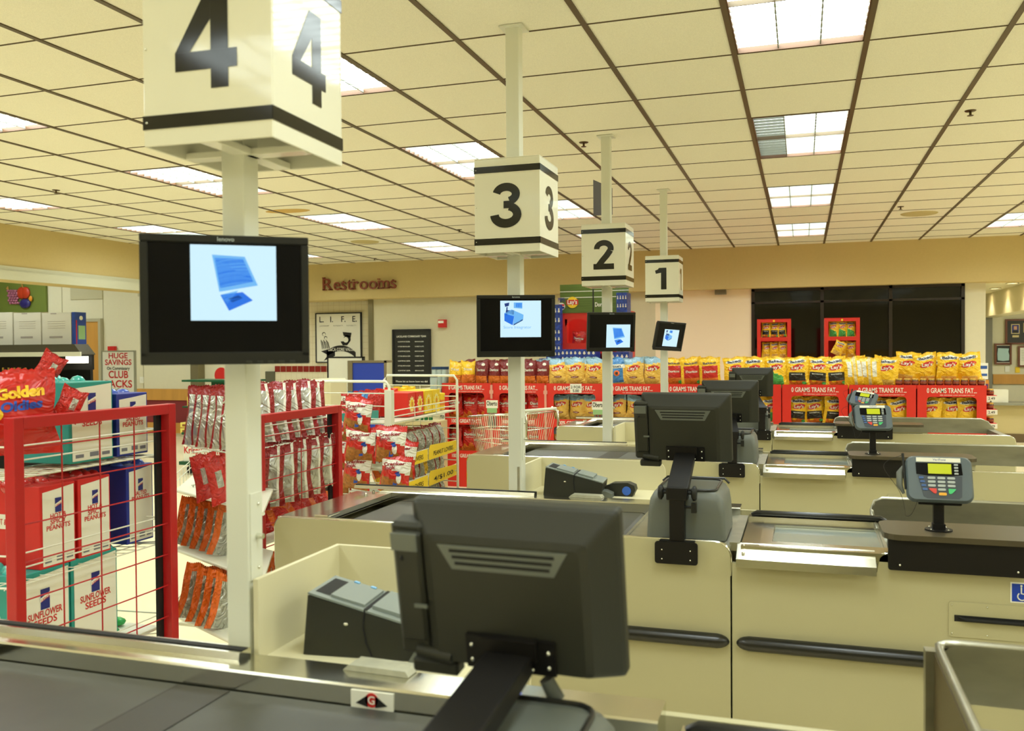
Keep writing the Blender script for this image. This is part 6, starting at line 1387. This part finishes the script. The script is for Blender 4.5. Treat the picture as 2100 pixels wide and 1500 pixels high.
# ------------------------------------------------------------------ office corner at far right
y = YR
def frame_pic(u0, v0, u1, v1, label, build, deep=.03, fw=.03, fm=None):
    a, b = atY(u0, v0, y - .05), atY(u1, v1, y - .05); w, h = b.x - a.x, a.z - b.z
    t = thing('framed_picture', label, 'picture', (a.x, y - .04, b.z), 0)
    m = MB()
    for p0, p1, p2, p3 in ((0, fw, 0, h), (w - fw, w, 0, h), (fw, w - fw, 0, fw), (fw, w - fw, h - fw, h)): m.box(p0, p1, -.01, .03, p2, p3)
    obj('frame', m, [fm or mat('walnut frame', (112, 62, 34), .4)], t); build(t, w, h); return t
def b1(t, w, h):
    m = MB(); m.box(.02, w - .02, 0, .02, .02, h - .02); obj('mat_board', m, [mat('charcoal mat', (52, 52, 50), .6)], t)
    for k in range(4):
        m = MB(); x = .09 + k * .19; dz = .02 * (k % 2); m.box(x, x + .13, -.004, 0, h * .42 + dz, h * .80 + dz, 0); m.box(x + .012, x + .118, -.006, -.004, h * .45 + dz, h * .77 + dz, 1); m.box(x + .04, x + .09, -.008, -.006, h * .58 + dz, h * .72 + dz, 2); m.box(x + .025, x + .105, -.0075, -.0065, h * .45 + dz, h * .56 + dz, 3); m.box(x + .02, x + .12, -.004, 0, h * .28, h * .36, 0)
        obj('portrait', m, [mat('cream mount', (214, 196, 140), .5), M_REDP if k % 2 else M_NAVY, mat('portrait tone', (206, 156, 124), .6), M_BLACKP], t)
def b2(t, w, h):
    m = MB(); m.box(.02, w - .02, 0, .02, .02, h - .02); obj('mat_board', m, [mat('black mat', (36, 36, 32), .6)], t)
    m = MB(); m.prism([(w * .18, h * .2), (w * .5, h * .17), (w * .84, h * .2), (w * .86, h * .45), (w * .80, h * .6), (w * .84, h * .76), (w * .2, h * .78), (w * .16, h * .5)], -.004, 0); obj('certificate', m, [mat('pale blue paper', (176, 206, 206), .6)], t)
    m = MB(); m.box(w * .1, w * .9, -.004, 0, h * .06, h * .1); m.box(w * .1, w * .9, -.004, 0, h * .90, h * .95); obj('strip', m, [M_PWHT], t)
def b3(t, w, h):
    m = MB(); m.box(.02, w - .02, 0, .02, .02, h - .02); obj('certificate', m, [M_PWHT], t)
    m = MB()
    for k in range(7): m.box(w * .2, w * .8, -.002, 0, h * (.3 + .08 * k), h * (.31 + .08 * k))
    obj('text_lines', m, [M_GRAYM], t)
frame_pic(2062, 655, 2170, 706, 'long dark framed group of small portraits on the far right wall', b1)
frame_pic(2040, 705, 2075, 748, 'small framed certificate with pale blue paper at far right', b2)
frame_pic(2088, 710, 2122, 753, 'framed white certificate cut off by the right edge', b3)
a = atY(1984, 826, 16.3); zt2 = a.z
t = thing('service_counter', 'beige office counter with grey top at the far right', 'counter', (a.x, 16.3, 0), 0)
m = MB(); m.box(-.2, 3.5, 0, .6, zt2 - .04, zt2); obj('counter_top', m, [mat('grey laminate', (150, 150, 134), .4)], t)
m = MB(); m.box(-.1, 3.4, .12, .56, .1, zt2 - .04); obj('cabinet', m, [mat('tan cabinet', (206, 190, 140), .6)], t)
m = MB(); m.box(-.1, 3.4, .1, .12, .0, .14); obj('toe_kick', m, [mat('brown vinyl base', (110, 90, 60), .6)], t)
for k, (u0, u1, v0) in enumerate(((1990, 2030, 803), (2034, 2068, 800))):
    p0, p1 = atY(u0, v0, 16.38), atY(u1, 826, 16.38); m = MB(); m.box(0, p1.x - p0.x, 0, .2, 0, p0.z - zt2); tag(obj('paper_box', m, [M_PWHT], loc=(p0.x, 16.38, zt2 + .002)), 'white box on the far right counter, %s' % ['below the colourful card', 'right one with faint lines'][k], 'box', 'white boxes on the far counter')
p0, p1 = atY(1998, 780, 16.42), atY(2028, 803, 16.42); w = p1.x - p0.x; h = p0.z - p1.z
t = thing('colour_card', 'small purple and orange display card standing on a white box', 'card', (p0.x, 16.42, p1.z + .004), 0)
m = MB(); m.box(0, w, 0, .01, 0, h); obj('card', m, [mat('orange card', (226, 150, 60), .5)], t); m = MB(); m.box(.01, w - .01, -.002, 0, .01, h * .65); obj('purple_band', m, [mat('purple print', (90, 40, 110), .5)], t)
m = MB()
for k in range(4): m.cyl((w * (.2 + .2 * k), -.004, h * (.25 + .1 * (k % 2))), .02, .002, 'y', 10)
obj('dots', m, [M_REDP], t)
p0, p1 = atY(2078, 764, 17.4), atY(2100, 764, 17.4)
m = MB(); m.box(p0.x - .3, p0.x + 3, YR - .03, YR, atY(2080, 788, YR).z, atY(2080, 768, YR).z); tag(obj('wood_wall_rail', m, [M_WOOD]), 'oak rail on the far right wall above the counter', 'rail')
for k, (u, v, c) in enumerate(((2066, 757, M_PWHT), (2087, 759, M_YEL))):
    q = atY(u, v, YR - .02); m = MB(); m.box(-.035, .035, 0, .01, -.05, .05); tag(obj('wall_plate', m, [c], loc=(q.x, YR - .015, q.z)), '%s plate on the far right wall' % ['white outlet', 'yellow note'][k], 'plate')
q0, q1 = atY(2012, 745, 12.6), atY(2022, 778, 12.6)
t = thing('notice_stand', 'narrow white notice with blue print behind the rightmost bags', 'sign', (q0.x - .02, 12.6, 0), 0)
m = MB(); m.box(0, .10, 0, .01, q1.z, q0.z); obj('card', m, [M_PWHT], t); m = MB(); m.box(.01, .09, -.002, 0, q1.z + .04, q1.z + .07); m.box(.01, .09, -.002, 0, q1.z + .13, q1.z + .17); obj('blue_print', m, [mat('blue print', (50, 90, 160), .5)], t); m = MB(); m.box(.045, .055, .01, .02, .0, q1.z + .05); m.box(-.05, .15, -.08, .1, 0, .01); obj('stand', m, [M_GRAYM], t)
